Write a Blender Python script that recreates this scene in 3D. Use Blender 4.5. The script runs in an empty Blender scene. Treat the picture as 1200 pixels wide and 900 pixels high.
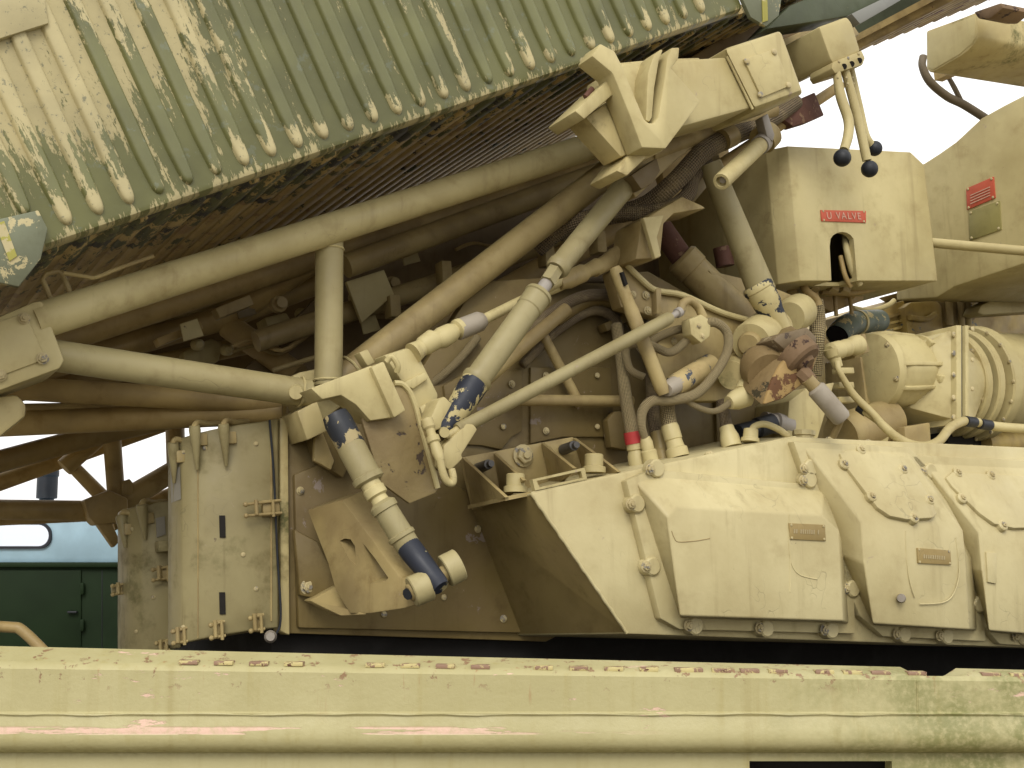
import bpy, bmesh, math, random
from mathutils import Vector, Matrix

random.seed(7)
scene = bpy.context.scene
col = scene.collection
R = math.radians

# ---------------------------------------------------------------- camera
F = 1450.0                       # focal length in photo pixels (1200 wide)
PITCH = R(6.69)
CAM = Vector((0, 0, 1.6))
FWD = Vector((0, math.cos(PITCH), math.sin(PITCH)))
UPV = Vector((0, -math.sin(PITCH), math.cos(PITCH)))
RGT = Vector((1, 0, 0))
cd = bpy.data.cameras.new('camera')
cd.sensor_width = 36.0
cd.lens = 36.0 * F / 1200.0
cd.clip_start = 0.05
cd.clip_end = 2000
cam = bpy.data.objects.new('camera', cd)
cam.location = CAM
cam.rotation_euler = (R(90) + PITCH, 0, 0)
col.objects.link(cam)
scene.camera = cam

# ---------------------------------------------------------------- world, sun, exposure
SUN_DIR = Vector((-0.06, -0.76, 0.65)).normalized()
w = bpy.data.worlds.new('World')
scene.world = w
w.use_nodes = True
nt = w.node_tree
nt.nodes.clear()
sky = nt.nodes.new('ShaderNodeTexSky')
sky.sky_type = 'NISHITA'
sky.sun_disc = False
sky.sun_elevation = math.asin(SUN_DIR.z)
sky.sun_rotation = math.atan2(SUN_DIR.x, SUN_DIR.y)
sky.air_density = 1.0
sky.dust_density = 4.0
sky.ozone_density = 1.0
hs = nt.nodes.new('ShaderNodeHueSaturation')
hs.inputs['Saturation'].default_value = 0.10
cl = nt.nodes.new('ShaderNodeMix')          # an even overcast layer over the clear sky
cl.data_type = 'RGBA'
cl.inputs[0].default_value = 0.70
tcw = nt.nodes.new('ShaderNodeTexCoord'); spw = nt.nodes.new('ShaderNodeSeparateXYZ'); mrw = nt.nodes.new('ShaderNodeMapRange')
nt.links.new(tcw.outputs['Generated'], spw.inputs[0]); nt.links.new(spw.outputs[2], mrw.inputs['Value'])
mrw.inputs['From Min'].default_value = 0.0; mrw.inputs['From Max'].default_value = 1.0
mrw.inputs['To Min'].default_value = 11.0; mrw.inputs['To Max'].default_value = 11.6
ccw = nt.nodes.new('ShaderNodeCombineColor')
for i_, k_ in ((0, 1.0), (1, .985), (2, .96)):
    mm = nt.nodes.new('ShaderNodeMath'); mm.operation = 'MULTIPLY'; mm.inputs[1].default_value = k_
    nt.links.new(mrw.outputs[0], mm.inputs[0]); nt.links.new(mm.outputs[0], ccw.inputs[i_])
nt.links.new(ccw.outputs[0], cl.inputs[7])
bg = nt.nodes.new('ShaderNodeBackground')
bg.inputs['Strength'].default_value = 0.125
wo = nt.nodes.new('ShaderNodeOutputWorld')
nt.links.new(sky.outputs[0], hs.inputs['Color'])
nt.links.new(hs.outputs[0], cl.inputs[6])
nt.links.new(cl.outputs[2], bg.inputs['Color'])
nt.links.new(bg.outputs[0], wo.inputs['Surface'])

sd = bpy.data.lights.new('sun', 'SUN')
sd.energy = 1.2
sd.angle = R(24)
sd.color = (1.0, 0.95, 0.86)
so = bpy.data.objects.new('sun', sd)
so.rotation_euler = (-SUN_DIR).to_track_quat('-Z', 'Y').to_euler()
so.location = (3, -3, 6)
col.objects.link(so)

vs = scene.view_settings
vs.view_transform = 'Standard'
vs.look = 'None'
vs.gamma = 1.0
vs.exposure = 0.36
vs.use_curve_mapping = False

# ---------------------------------------------------------------- coordinates
# the machine stands turned 29 degrees away from the lens and leans 4.5 degrees
TH, TA = R(29), R(4.5)
def lean(v):
    x, y, z = v
    return Vector((x*math.cos(TA)-z*math.sin(TA), y, x*math.sin(TA)+z*math.cos(TA)))
L = lean((math.cos(TH), math.sin(TH), 0))       # along the machine
D = lean((-math.sin(TH), math.cos(TH), 0))      # into the machine
Z = lean((0, 0, 1))                             # up the machine
def ray(px, py):
    return RGT*((px-600)/F) + FWD - UPV*((py-450)/F)
O = CAM + ray(860, 650)*4.0
def P(px, py, d):                               # a point of the machine on its plane d metres behind the cover face
    r = ray(px, py)
    return CAM + r*(((O-CAM).dot(D)+d)/r.dot(D))
def W(px, py, y):                               # a point of the yard at y metres from the lens
    r = ray(px, py)
    return CAM + r*(y/r.y)
def dist(p):
    return (p-CAM).dot(FWD)
def rad(p, wpx):                                # radius in metres of something wpx wide there
    return wpx*0.5*dist(p)/F

# ---------------------------------------------------------------- mesh collector
def frame(ax):
    ax = ax.normalized()
    t = Vector((0, 0, 1)) if abs(ax.z) < 0.9 else Vector((1, 0, 0))
    a = ax.cross(t).normalized()
    return a, ax.cross(a).normalized()

class MB:
    def __init__(s):
        s.v = []; s.f = []
    def loft(s, rings, close=True, caps=True):
        b = len(s.v); n = len(rings[0])
        for r in rings: s.v += [Vector(p) for p in r]
        for i in range(len(rings)-1):
            for j in range(n if close else n-1):
                k = (j+1) % n
                s.f.append((b+i*n+j, b+i*n+k, b+(i+1)*n+k, b+(i+1)*n+j))
        if caps:
            s.f.append(tuple(b+j for j in range(n))[::-1])
            s.f.append(tuple(b+(len(rings)-1)*n+j for j in range(n)))
        return s
    def prism(s, poly, ext):
        return s.loft([poly, [p+ext for p in poly]])
    def box(s, c, ax, ay, az):
        q = [c-ax-ay, c+ax-ay, c+ax+ay, c-ax+ay]
        return s.loft([[p-az for p in q], [p+az for p in q]])
    def tube(s, pts, radii, n=20, caps=True):
        if not isinstance(radii, (list, tuple)): radii = [radii]*len(pts)
        T = []
        for i in range(len(pts)):
            a = pts[max(i-1, 0)]; c = pts[min(i+1, len(pts)-1)]
            T.append((c-a).normalized())
        u, v = frame(T[0])
        rings = []
        for i, p in enumerate(pts):
            if i:
                u = (u - T[i]*u.dot(T[i])).normalized(); v = T[i].cross(u).normalized()
            rings.append([p + (u*math.cos(2*math.pi*k/n) + v*math.sin(2*math.pi*k/n))*radii[i] for k in range(n)])
        return s.loft(rings, caps=caps)
    def lathe(s, p0, ax, prof, n=28, caps=True):
        ax = ax.normalized(); u, v = frame(ax)
        return s.loft([[p0+ax*t+(u*math.cos(2*math.pi*(k+.5)/n)+v*math.sin(2*math.pi*(k+.5)/n))*r for k in range(n)] for t, r in prof], caps=caps)
    def ball(s, c, r, n=20, m=12):
        prof = [(-r*math.cos(math.pi*i/m), max(r*math.sin(math.pi*i/m), 1e-4)) for i in range(m+1)]
        return s.lathe(c, Vector((0, 0, 1)), prof, n)
    def mesh(s, name, bevel=0, seg=2, smooth=32):
        bm = bmesh.new()
        vs_ = [bm.verts.new(p) for p in s.v]
        for f in s.f:
            try: bm.faces.new([vs_[i] for i in f])
            except ValueError: pass
        bmesh.ops.recalc_face_normals(bm, faces=bm.faces)
        if bevel:
            ed = [e for e in bm.edges if len(e.link_faces) == 2 and e.calc_face_angle(0) > R(25)]
            bmesh.ops.bevel(bm, geom=ed, offset=bevel, segments=seg, profile=0.5, affect='EDGES', clamp_overlap=True)
        for f in bm.faces: f.smooth = True
        me = bpy.data.meshes.new(name)
        bm.to_mesh(me); bm.free()
        me.set_sharp_from_angle(angle=R(smooth))
        return me
    def build(s, name, m, parent=None, bevel=0, seg=2, smooth=32):
        c = sum(s.v, Vector())/len(s.v)
        s.v = [p-c for p in s.v]
        me = s.mesh(name, bevel, seg, smooth)
        return put(name, me, m, parent, Matrix.Translation(c))

def put(name, me, m, parent=None, mw=None):
    if m is not None and not me.materials:
        me.materials.append(m)
    o = bpy.data.objects.new(name, me)
    col.objects.link(o)
    mw = mw or Matrix.Identity(4)
    o.matrix_world = mw
    if parent is not None:
        o.parent = parent
        o.matrix_parent_inverse = WM[parent.name].inverted()
        o.matrix_basis = mw
    WM[o.name] = mw.copy()
    return o
WM = {}
def tag(o, label, cat, group=None):
    o['label'] = label; o['category'] = cat
    if group: o['group'] = group
    return o
def thing(name, loc, label, cat, group=None):
    o = bpy.data.objects.new(name, None)
    col.objects.link(o)
    o.location = loc
    o.empty_display_size = 0.1
    WM[o.name] = Matrix.Translation(loc)
    return tag(o, label, cat, group)
def cut(o, cutters):                             # real openings: boolean difference, result kept as plain mesh
    for c in cutters:
        mo = o.modifiers.new('b', 'BOOLEAN'); mo.operation = 'DIFFERENCE'; mo.solver = 'EXACT'; mo.object = c
    bpy.context.view_layer.update()
    dg = bpy.context.evaluated_depsgraph_get()
    me = bpy.data.meshes.new_from_object(o.evaluated_get(dg))
    o.modifiers.clear(); o.data = me
    me.set_sharp_from_angle(angle=R(30))
    for c in cutters: bpy.data.objects.remove(c, do_unlink=True)
def cutter(mb):
    return mb.build('cutter', None)

def smooth_path(pts, k=6):
    out = []; n = len(pts)
    for i in range(n-1):
        p0 = pts[max(i-1, 0)]; p1 = pts[i]; p2 = pts[i+1]; p3 = pts[min(i+2, n-1)]
        for j in range(k):
            t = j/k
            out.append(0.5*((2*p1)+(p2-p0)*t+(2*p0-5*p1+4*p2-p3)*t*t+(3*p1-p0-3*p2+p3)*t**3))
    out.append(pts[-1])
    return out
def poly(d, *xy):
    return [P(x, y, d) for x, y in xy]
def poly3(*xyd):
    return [P(x, y, d) for x, y, d in xyd]

# ---------------------------------------------------------------- materials
MATS = {}
def mat_base(name):
    m = bpy.data.materials.new(name); m.use_nodes = True
    n = m.node_tree.nodes; b = n['Principled BSDF']
    MATS[name] = m
    return m, m.node_tree, b
class NT:
    def __init__(s, t): s.t = t
    def n(s, ty, **kw):
        x = s.t.nodes.new(ty)
        for k, v in kw.items(): setattr(x, k, v)
        return x
    def l(s, a, b): s.t.links.new(a, b)
    def noise(s, vec, scale, detail=4, rough=0.55, dist=0.0):
        x = s.n('ShaderNodeTexNoise'); x.inputs['Scale'].default_value = scale
        x.inputs['Detail'].default_value = detail; x.inputs['Roughness'].default_value = rough
        x.inputs['Distortion'].default_value = dist
        s.l(vec, x.inputs['Vector']); return x.outputs['Fac']
    def ramp(s, fac, a, b, lo=0.0, hi=1.0):
        x = s.n('ShaderNodeMapRange'); x.interpolation_type = 'SMOOTHSTEP'
        x.inputs['From Min'].default_value = a; x.inputs['From Max'].default_value = b
        x.inputs['To Min'].default_value = lo; x.inputs['To Max'].default_value = hi
        s.l(fac, x.inputs['Value']); return x.outputs['Result']
    def mix(s, fac, a, b, blend='MIX'):
        x = s.n('ShaderNodeMix', data_type='RGBA', blend_type=blend)
        if isinstance(fac, (int, float)): x.inputs[0].default_value = fac
        else: s.l(fac, x.inputs[0])
        for i, c in ((6, a), (7, b)):
            if isinstance(c, tuple): x.inputs[i].default_value = (c[0], c[1], c[2], 1)
            else: s.l(c, x.inputs[i])
        return x.outputs[2]
    def math(s, op, a, b=None):
        x = s.n('ShaderNodeMath', operation=op)
        for i, c in enumerate((a, b)):
            if c is None: continue
            if isinstance(c, (int, float)): x.inputs[i].default_value = c
            else: s.l(c, x.inputs[i])
        return x.outputs[0]
    def pos(s, offset=None):
        g = s.n('ShaderNodeNewGeometry')
        return g.outputs['Position']
    def scaled(s, vec, sc):
        x = s.n('ShaderNodeVectorMath', operation='MULTIPLY'); s.l(vec, x.inputs[0]); x.inputs[1].default_value = sc
        return x.outputs[0]
    def dot(s, vec, ax, org):
        x = s.n('ShaderNodeVectorMath', operation='DOT_PRODUCT'); s.l(vec, x.inputs[0]); x.inputs[1].default_value = ax
        return s.math('SUBTRACT', x.outputs['Value'], org.dot(Vector(ax)))

def paint(name, base, chips=(), grime=0.5, streak=0.3, algae=0.0, rough=0.5, bump=0.25, speck=0.35, tone=0.16, dusty=0.0, primer=0.0):
    """weathered brush-applied enamel; chips = list of (colour, threshold, scale)"""
    m, t, b = mat_base(name); N = NT(t); p = N.pos()
    big = N.noise(p, 2.3, 5, 0.6)
    mid = N.noise(p, 9.0, 6, 0.62)
    fin = N.noise(p, 70.0, 5, 0.6)
    c = N.mix(N.ramp(big, 0.3, 0.72), tuple(x*(1+tone) for x in base), tuple(x*(1-tone)*y for x, y in zip(base, (1.0, .96, .88))))
    g = N.ramp(mid, 0.50, 0.78, 0, grime)
    c = N.mix(g, c, tuple(x*y for x, y in zip(base, (.62, .55, .45))))
    st = N.noise(N.scaled(p, (22, 22, 1.6)), 1.0, 4, 0.6)
    c = N.mix(N.ramp(st, 0.56, 0.80, 0, streak), c, tuple(x*y for x, y in zip(base, (.50, .43, .33))))
    if dusty:
        c = N.mix(N.ramp(N.noise(p, 5.0, 5), 0.42, 0.62, 0, dusty), c, (0.17, 0.12, 0.055))
    if algae:
        a = N.math('MULTIPLY', N.ramp(N.noise(p, 4.5, 6, .65), 0.52, 0.70), N.ramp(fin, 0.3, 0.6))
        c = N.mix(N.math('MULTIPLY', a, algae), c, (0.065, 0.075, 0.018))
    sp = N.noise(p, 34.0, 8, 0.75)
    c = N.mix(N.ramp(sp, 0.68, 0.74, 0, speck), c, (0.10, 0.065, 0.03))
    # long oily runs, hairline cracks and small flakes down to the primer
    run = N.noise(N.scaled(p, (9, 9, .7)), 1.0, 5, .62)
    c = N.mix(N.ramp(run, .60, .74, 0, streak*.8), c, tuple(x*y for x, y in zip(base, (.42, .36, .28))))
    vo = N.n('ShaderNodeTexVoronoi', feature='DISTANCE_TO_EDGE'); vo.inputs['Scale'].default_value = 7.0
    wob = N.n('ShaderNodeVectorMath', operation='ADD'); N.l(p, wob.inputs[0])
    nz = N.n('ShaderNodeTexNoise'); nz.inputs['Scale'].default_value = 9.0; N.l(p, nz.inputs['Vector'])
    ns = N.n('ShaderNodeVectorMath', operation='SCALE'); N.l(nz.outputs['Color'], ns.inputs[0]); ns.inputs['Scale'].default_value = .22
    N.l(ns.outputs[0], wob.inputs[1]); N.l(wob.outputs[0], vo.inputs['Vector'])
    crk = N.math('MULTIPLY', N.ramp(vo.outputs['Distance'], .012, .003), N.ramp(N.noise(p, 3.4, 3), .58, .66))
    c = N.mix(N.math('MULTIPLY', crk, .36), c, tuple(x*.45 for x in base))
    pf = None
    if primer:
        pf = N.ramp(N.noise(p, 23.0, 9, .72, .4), .665, .68)
        c = N.mix(N.math('MULTIPLY', pf, primer*.7), c, (0.30, 0.225, 0.165))
        pd = N.ramp(N.noise(p, 41.0, 9, .70, .4), .695, .71)
        c = N.mix(N.math('MULTIPLY', pd, primer*.85), c, (0.075, 0.05, 0.035))
    low = N.noise(p, 3.2, 3, .5)
    hgt = N.math('ADD', N.math('MULTIPLY', mid, 0.6), N.math('MULTIPLY', fin, 0.25))
    hgt = N.math('ADD', hgt, N.math('MULTIPLY', low, 1.6))
    hgt = N.math('SUBTRACT', hgt, N.math('MULTIPLY', crk, .25))
    r = N.ramp(mid, 0.3, 0.7, rough-0.08, rough+0.16)
    for ccol, thr, sc in chips:
        k = N.ramp(N.noise(p, sc, 9, 0.68, 0.3), thr, thr+0.018)
        c = N.mix(k, c, ccol)
        hgt = N.math('SUBTRACT', hgt, N.math('MULTIPLY', k, 0.25))
    N.l(c, b.inputs['Base Color']); N.l(r, b.inputs['Roughness'])
    bp = N.n('ShaderNodeBump'); bp.inputs['Strength'].default_value = bump; bp.inputs['Distance'].default_value = 0.006
    N.l(hgt, bp.inputs['Height']); N.l(bp.outputs[0], b.inputs['Normal'])
    b.inputs['Specular IOR Level'].default_value = 0.35
    return m

SAND = (0.422, 0.360, 0.180)
BROWN = (0.16, 0.10, 0.05)
NAVY = (0.015, 0.018, 0.028)
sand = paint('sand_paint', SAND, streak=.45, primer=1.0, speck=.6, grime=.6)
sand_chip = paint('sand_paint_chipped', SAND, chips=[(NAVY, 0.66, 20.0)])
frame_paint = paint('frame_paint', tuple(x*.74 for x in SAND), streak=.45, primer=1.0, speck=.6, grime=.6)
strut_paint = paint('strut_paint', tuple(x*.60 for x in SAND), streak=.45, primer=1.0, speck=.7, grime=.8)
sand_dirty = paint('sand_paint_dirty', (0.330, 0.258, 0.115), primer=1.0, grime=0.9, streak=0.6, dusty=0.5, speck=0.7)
sand_brown = paint('sand_paint_shaded_ochre', (0.36, 0.262, 0.105), grime=0.9, streak=0.4, dusty=0.45)  # darker ochre copy of the sand paint, shade of the far tubes mixed in
inner_dark = paint('inner_shade_brown', (0.16, 0.11, 0.045), grime=0.9, streak=0.4, dusty=0.4)  # dark base carries the shade deep inside the recess
sand_algae = paint('sand_paint_algae', (0.42, 0.35, 0.17), algae=0.85, grime=0.8, streak=0.5)
cabinet_paint = paint('cabinet_paint', (0.255, 0.218, 0.108), primer=.8, algae=.45, grime=0.9, streak=1.0, speck=0.6, tone=0.2)  # base darkened for shade under the canister; algae and streaks on top
hull_paint = paint('hull_paint', (0.452, 0.392, 0.214), grime=0.45, streak=0.4, speck=0.6, rough=0.45, bump=0.4, primer=.6, tone=.13)
wall_paint = paint('wall_paint', (0.140, 0.102, 0.036), primer=1.0, grime=0.8, streak=0.5, dusty=0.35, chips=[((0.22, 0.175, 0.14), 0.63, 5.0)])  # base darkened to hold the bay's shade; dust and chips over it
navy_solid = paint('navy_solid', NAVY, grime=0, streak=0, speck=0, chips=[(tuple(x*.8 for x in SAND), 0.535, 8.0)])
navy_sleeve = paint('navy_sleeve', SAND, chips=[(NAVY, 0.52, 10.0)], grime=0.3)
navy_mostly = paint('navy_mostly', SAND, chips=[(NAVY, 0.475, 13.0)], grime=0.3)
black_chip = paint('black_chipped', (0.33, 0.27, 0.14), chips=[((0.015, 0.017, 0.022), 0.44, 12.0)], grime=0.6)
rust = paint('rust', (0.15, 0.095, 0.05), chips=[((0.035, 0.016, 0.010), 0.56, 16.0), ((0.25, 0.15, 0.06), 0.62, 9.0)], bump=0.8, rough=0.75, tone=0.4)
rust_tan = paint('rust_tan', (0.27, 0.18, 0.068), chips=[((0.11, 0.05, 0.02), 0.54, 9.0), ((0.05, 0.024, 0.012), 0.60, 15.0)], bump=0.6, rough=0.65, algae=0.4, tone=0.3)
rust_red = paint('rust_red', (0.11, 0.05, 0.035), chips=[((0.2, 0.12, 0.07), 0.6, 20.0)], bump=0.6, rough=0.7)
steel = paint('bare_steel', (0.27, 0.245, 0.215), grime=0.5, rough=0.4, chips=[((0.12, 0.06, 0.03), 0.66, 25.0)])
lilac = paint('lilac_grey', (0.27, 0.236, 0.185), grime=0.5)
bolt_mat = paint('bolt_paint', (0.40, 0.335, 0.18), grime=0.8, chips=[((0.20, 0.18, 0.145), 0.55, 30.0)], bump=0.3)
rubber_black = paint('black_rubber', (0.013, 0.015, 0.02), grime=0, streak=0, speck=0, rough=0.45)
dark_hole = paint('matt_black', (0.012, 0.010, 0.008), grime=0, streak=0, speck=0, rough=0.9)  # matt black, mostly standing in for shade inside slots and gaps
ochre_rib = paint('underside_ochre', (0.42, 0.31, 0.13), grime=0.9, streak=0.2, dusty=0.6, chips=[((0.16, 0.075, 0.05), 0.60, 6.0)])
wetgreen = paint('dark_green_paint', (0.055, 0.065, 0.035), chips=[((0.36, 0.29, 0.13), 0.66, 12.0)], tone=0.3)
greygreen = paint('grey_green_plate', (0.125, 0.135, 0.085), chips=[((0.40, 0.34, 0.18), 0.585, 16.0)], tone=0.2)
lime = paint('lime_stripe', (0.27, 0.25, 0.05), chips=[((0.40, 0.34, 0.18), 0.56, 20.0)])
red_plate = paint('red_plate', (0.44, 0.085, 0.045), grime=0.3, streak=0.2, tone=0.1)
plate_ink = paint('worn_plate_ink', (0.34, 0.28, 0.16), grime=0.4)
pale_ink = paint('pale_ink', (0.50, 0.30, 0.22), grime=0.2)
brass_plate = paint('ochre_plate', (0.27, 0.20, 0.078), grime=0.3)
olive_plate = paint('olive_plate', (0.21, 0.185, 0.065), grime=0.6, tone=0.25)
pipe_green = paint('pipe_green', (0.12, 0.15, 0.13), chips=[((0.42, 0.35, 0.18), 0.56, 14.0)])
yellow_engine = paint('yellow_engine', (0.34, 0.25, 0.075), grime=1.0, dusty=0.6, chips=[((0.09, 0.105, 0.10), 0.63, 14.0)])
deck_black = paint('deck_black', (0.010, 0.009, 0.008), grime=0, streak=0, speck=0, rough=0.95)  # near-black base puts the shade under the hull into the colour
red_tag = paint('red_tag', (0.36, 0.035, 0.035), grime=0.4)

def braid(name, base):
    m, t, b = mat_base(name); N = NT(t)
    u = N.n('ShaderNodeUVMap'); sep = N.n('ShaderNodeSeparateXYZ'); N.l(u.outputs[0], sep.inputs[0])
    a = N.math('SINE', N.math('MULTIPLY', N.math('ADD', sep.outputs[0], sep.outputs[1]), 2*math.pi))
    c = N.math('SINE', N.math('MULTIPLY', N.math('SUBTRACT', sep.outputs[0], sep.outputs[1]), 2*math.pi))
    h = N.math('MULTIPLY', a, c)
    f = N.ramp(h, -0.7, 0.7)
    p = N.pos()
    cc = N.mix(f, tuple(x*0.35 for x in base), tuple(x*1.25 for x in base))
    cc = N.mix(N.ramp(N.noise(p, 12, 5), .45, .65, 0, .6), cc, (0.26, 0.20, 0.10))
    N.l(cc, b.inputs['Base Color']); b.inputs['Roughness'].default_value = 0.75
    bp = N.n('ShaderNodeBump'); bp.inputs['Strength'].default_value = 0.7; bp.inputs['Distance'].default_value = 0.004
    N.l(h, bp.inputs['Height']); N.l(bp.outputs[0], b.inputs['Normal'])
    return m
braid_brown = braid('braided_hose', (0.17, 0.125, 0.07))
braid_tan = braid('braided_hose_tan', (0.33, 0.26, 0.13))

def simple(name, c, rough=0.5, spec=0.5, metal=0.0):
    m, t, b = mat_base(name); N = NT(t)
    p = N.pos(); n = N.noise(p, 3.0, 5)
    N.l(N.mix(N.ramp(n, .3, .7), tuple(x*1.12 for x in c), tuple(x*.85 for x in c)), b.inputs['Base Color'])
    b.inputs['Roughness'].default_value = rough; b.inputs['Metallic'].default_value = metal
    b.inputs['Specular IOR Level'].default_value = spec
    return m

# ---------------------------------------------------------------- shared small pieces
def bolt_mesh(name, kind):
    s = MB(); ax = Vector((0, 0, 1))
    if kind == 'hex':
        s.lathe(Vector((0, 0, 0)), ax, [(-.02, 1.25), (.10, 1.25), (.16, 1.12)], 16)
        s.lathe(Vector((0, 0, 0)), ax, [(.12, .95), (.62, .95), (.72, .80)], 6)
        s.lathe(Vector((0, 0, 0)), ax, [(.7, .42), (.95, .42), (1.0, .36)], 10)
    else:
        s.lathe(Vector((0, 0, 0)), ax, [(-.02, 1.0), (.22, 1.0), (.45, .82), (.58, .45), (.60, .05)], 14)
    me = s.mesh(name)
    me.materials.append(bolt_mat)
    return me
HEX = bolt_mesh('hex_bolt', 'hex'); DOME = bolt_mesh('dome_bolt', 'dome')
def bolt(parent, p, nrm, r, me=None):
    q = nrm.to_track_quat('Z', 'Y').to_matrix().to_4x4()
    spin = Matrix.Rotation(random.random()*3, 4, 'Z')
    return put('bolt', me or DOME, None, parent, Matrix.Translation(p) @ q @ spin @ Matrix.Scale(r, 4))
def tube_px(name, m, parent, pts, n=22, curve=False, caps=True, smooth=32):
    """pts: (px, py, d, width in px)"""
    pp = [P(x, y, d) for x, y, d, _ in pts]
    rr = [rad(p, q[3]) for p, q in zip(pp, pts)]
    if curve:
        k = 7
        r2 = []
        for i in range(len(rr)-1): r2 += [rr[i]+(rr[i+1]-rr[i])*j/k for j in range(k)]
        r2.append(rr[-1]); pp = smooth_path(pp, k); rr = r2
    return MB().tube(pp, rr, n, caps).build(name, m, parent, smooth=smooth)
def turned(name, m, parent, a, b, prof, n=28, smooth=32):
    """lathe between two 3D points; prof = [(fraction, width px)] """
    ax = b-a; ln = ax.length
    return MB().lathe(a, ax, [(t*ln, rad(a+ax*t, wpx)) for t, wpx in prof], n).build(name, m, parent, smooth=smooth)
def braided(name, m, pts, label, cat='hose', group=None, parent=None, pitch=5.0, around=12):
    pp = [P(x, y, d) for x, y, d, _ in pts]; rr = [rad(p, q[3]) for p, q in zip(pp, pts)]
    k = 9; r2 = []
    for i in range(len(rr)-1): r2 += [rr[i]+(rr[i+1]-rr[i])*j/k for j in range(k)]
    r2.append(rr[-1]); pp = smooth_path(pp, k)
    n = 18
    s = MB().tube(pp, r2, n)
    c = sum(s.v, Vector())/len(s.v); s.v = [p-c for p in s.v]
    me = bpy.data.meshes.new(name)
    me.from_pydata([tuple(p) for p in s.v], [], s.f)
    uv = me.uv_layers.new(name='UVMap')
    cum = [0.0]
    for i in range(1, len(pp)): cum.append(cum[-1]+(pp[i]-pp[i-1]).length)
    for pl in me.polygons:
        pl.use_smooth = True
        ks = [me.loops[li].vertex_index % n for li in pl.loop_indices]
        wrap = max(ks)-min(ks) > n/2
        for li in pl.loop_indices:
            vi = me.loops[li].vertex_index; i, j = divmod(vi, n)
            if wrap and j < n/2: j += n
            uv.data[li].uv = (j/n*around, cum[i]/(2*math.pi*r2[0])*around)
    o = put(name, me, m, parent, Matrix.Translation(c))
    if parent is None: tag(o, label, cat, group)
    return o

# ================================================================ THE SETTING
g = MB(); g.loft([[Vector((-300, -20, 0)), Vector((300, -20, 0)), Vector((300, 600, 0)), Vector((-300, 600, 0))]], caps=False)
gm = simple('concrete_ground', (0.24, 0.21, 0.155), 0.9)
me = bpy.data.meshes.new('ground'); me.from_pydata([(-300, -60, 0), (300, -60, 0), (300, 600, 0), (-300, 600, 0)], [], [(0, 1, 2, 3)])
go = put('ground', me, gm); go['kind'] = 'structure'

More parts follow.
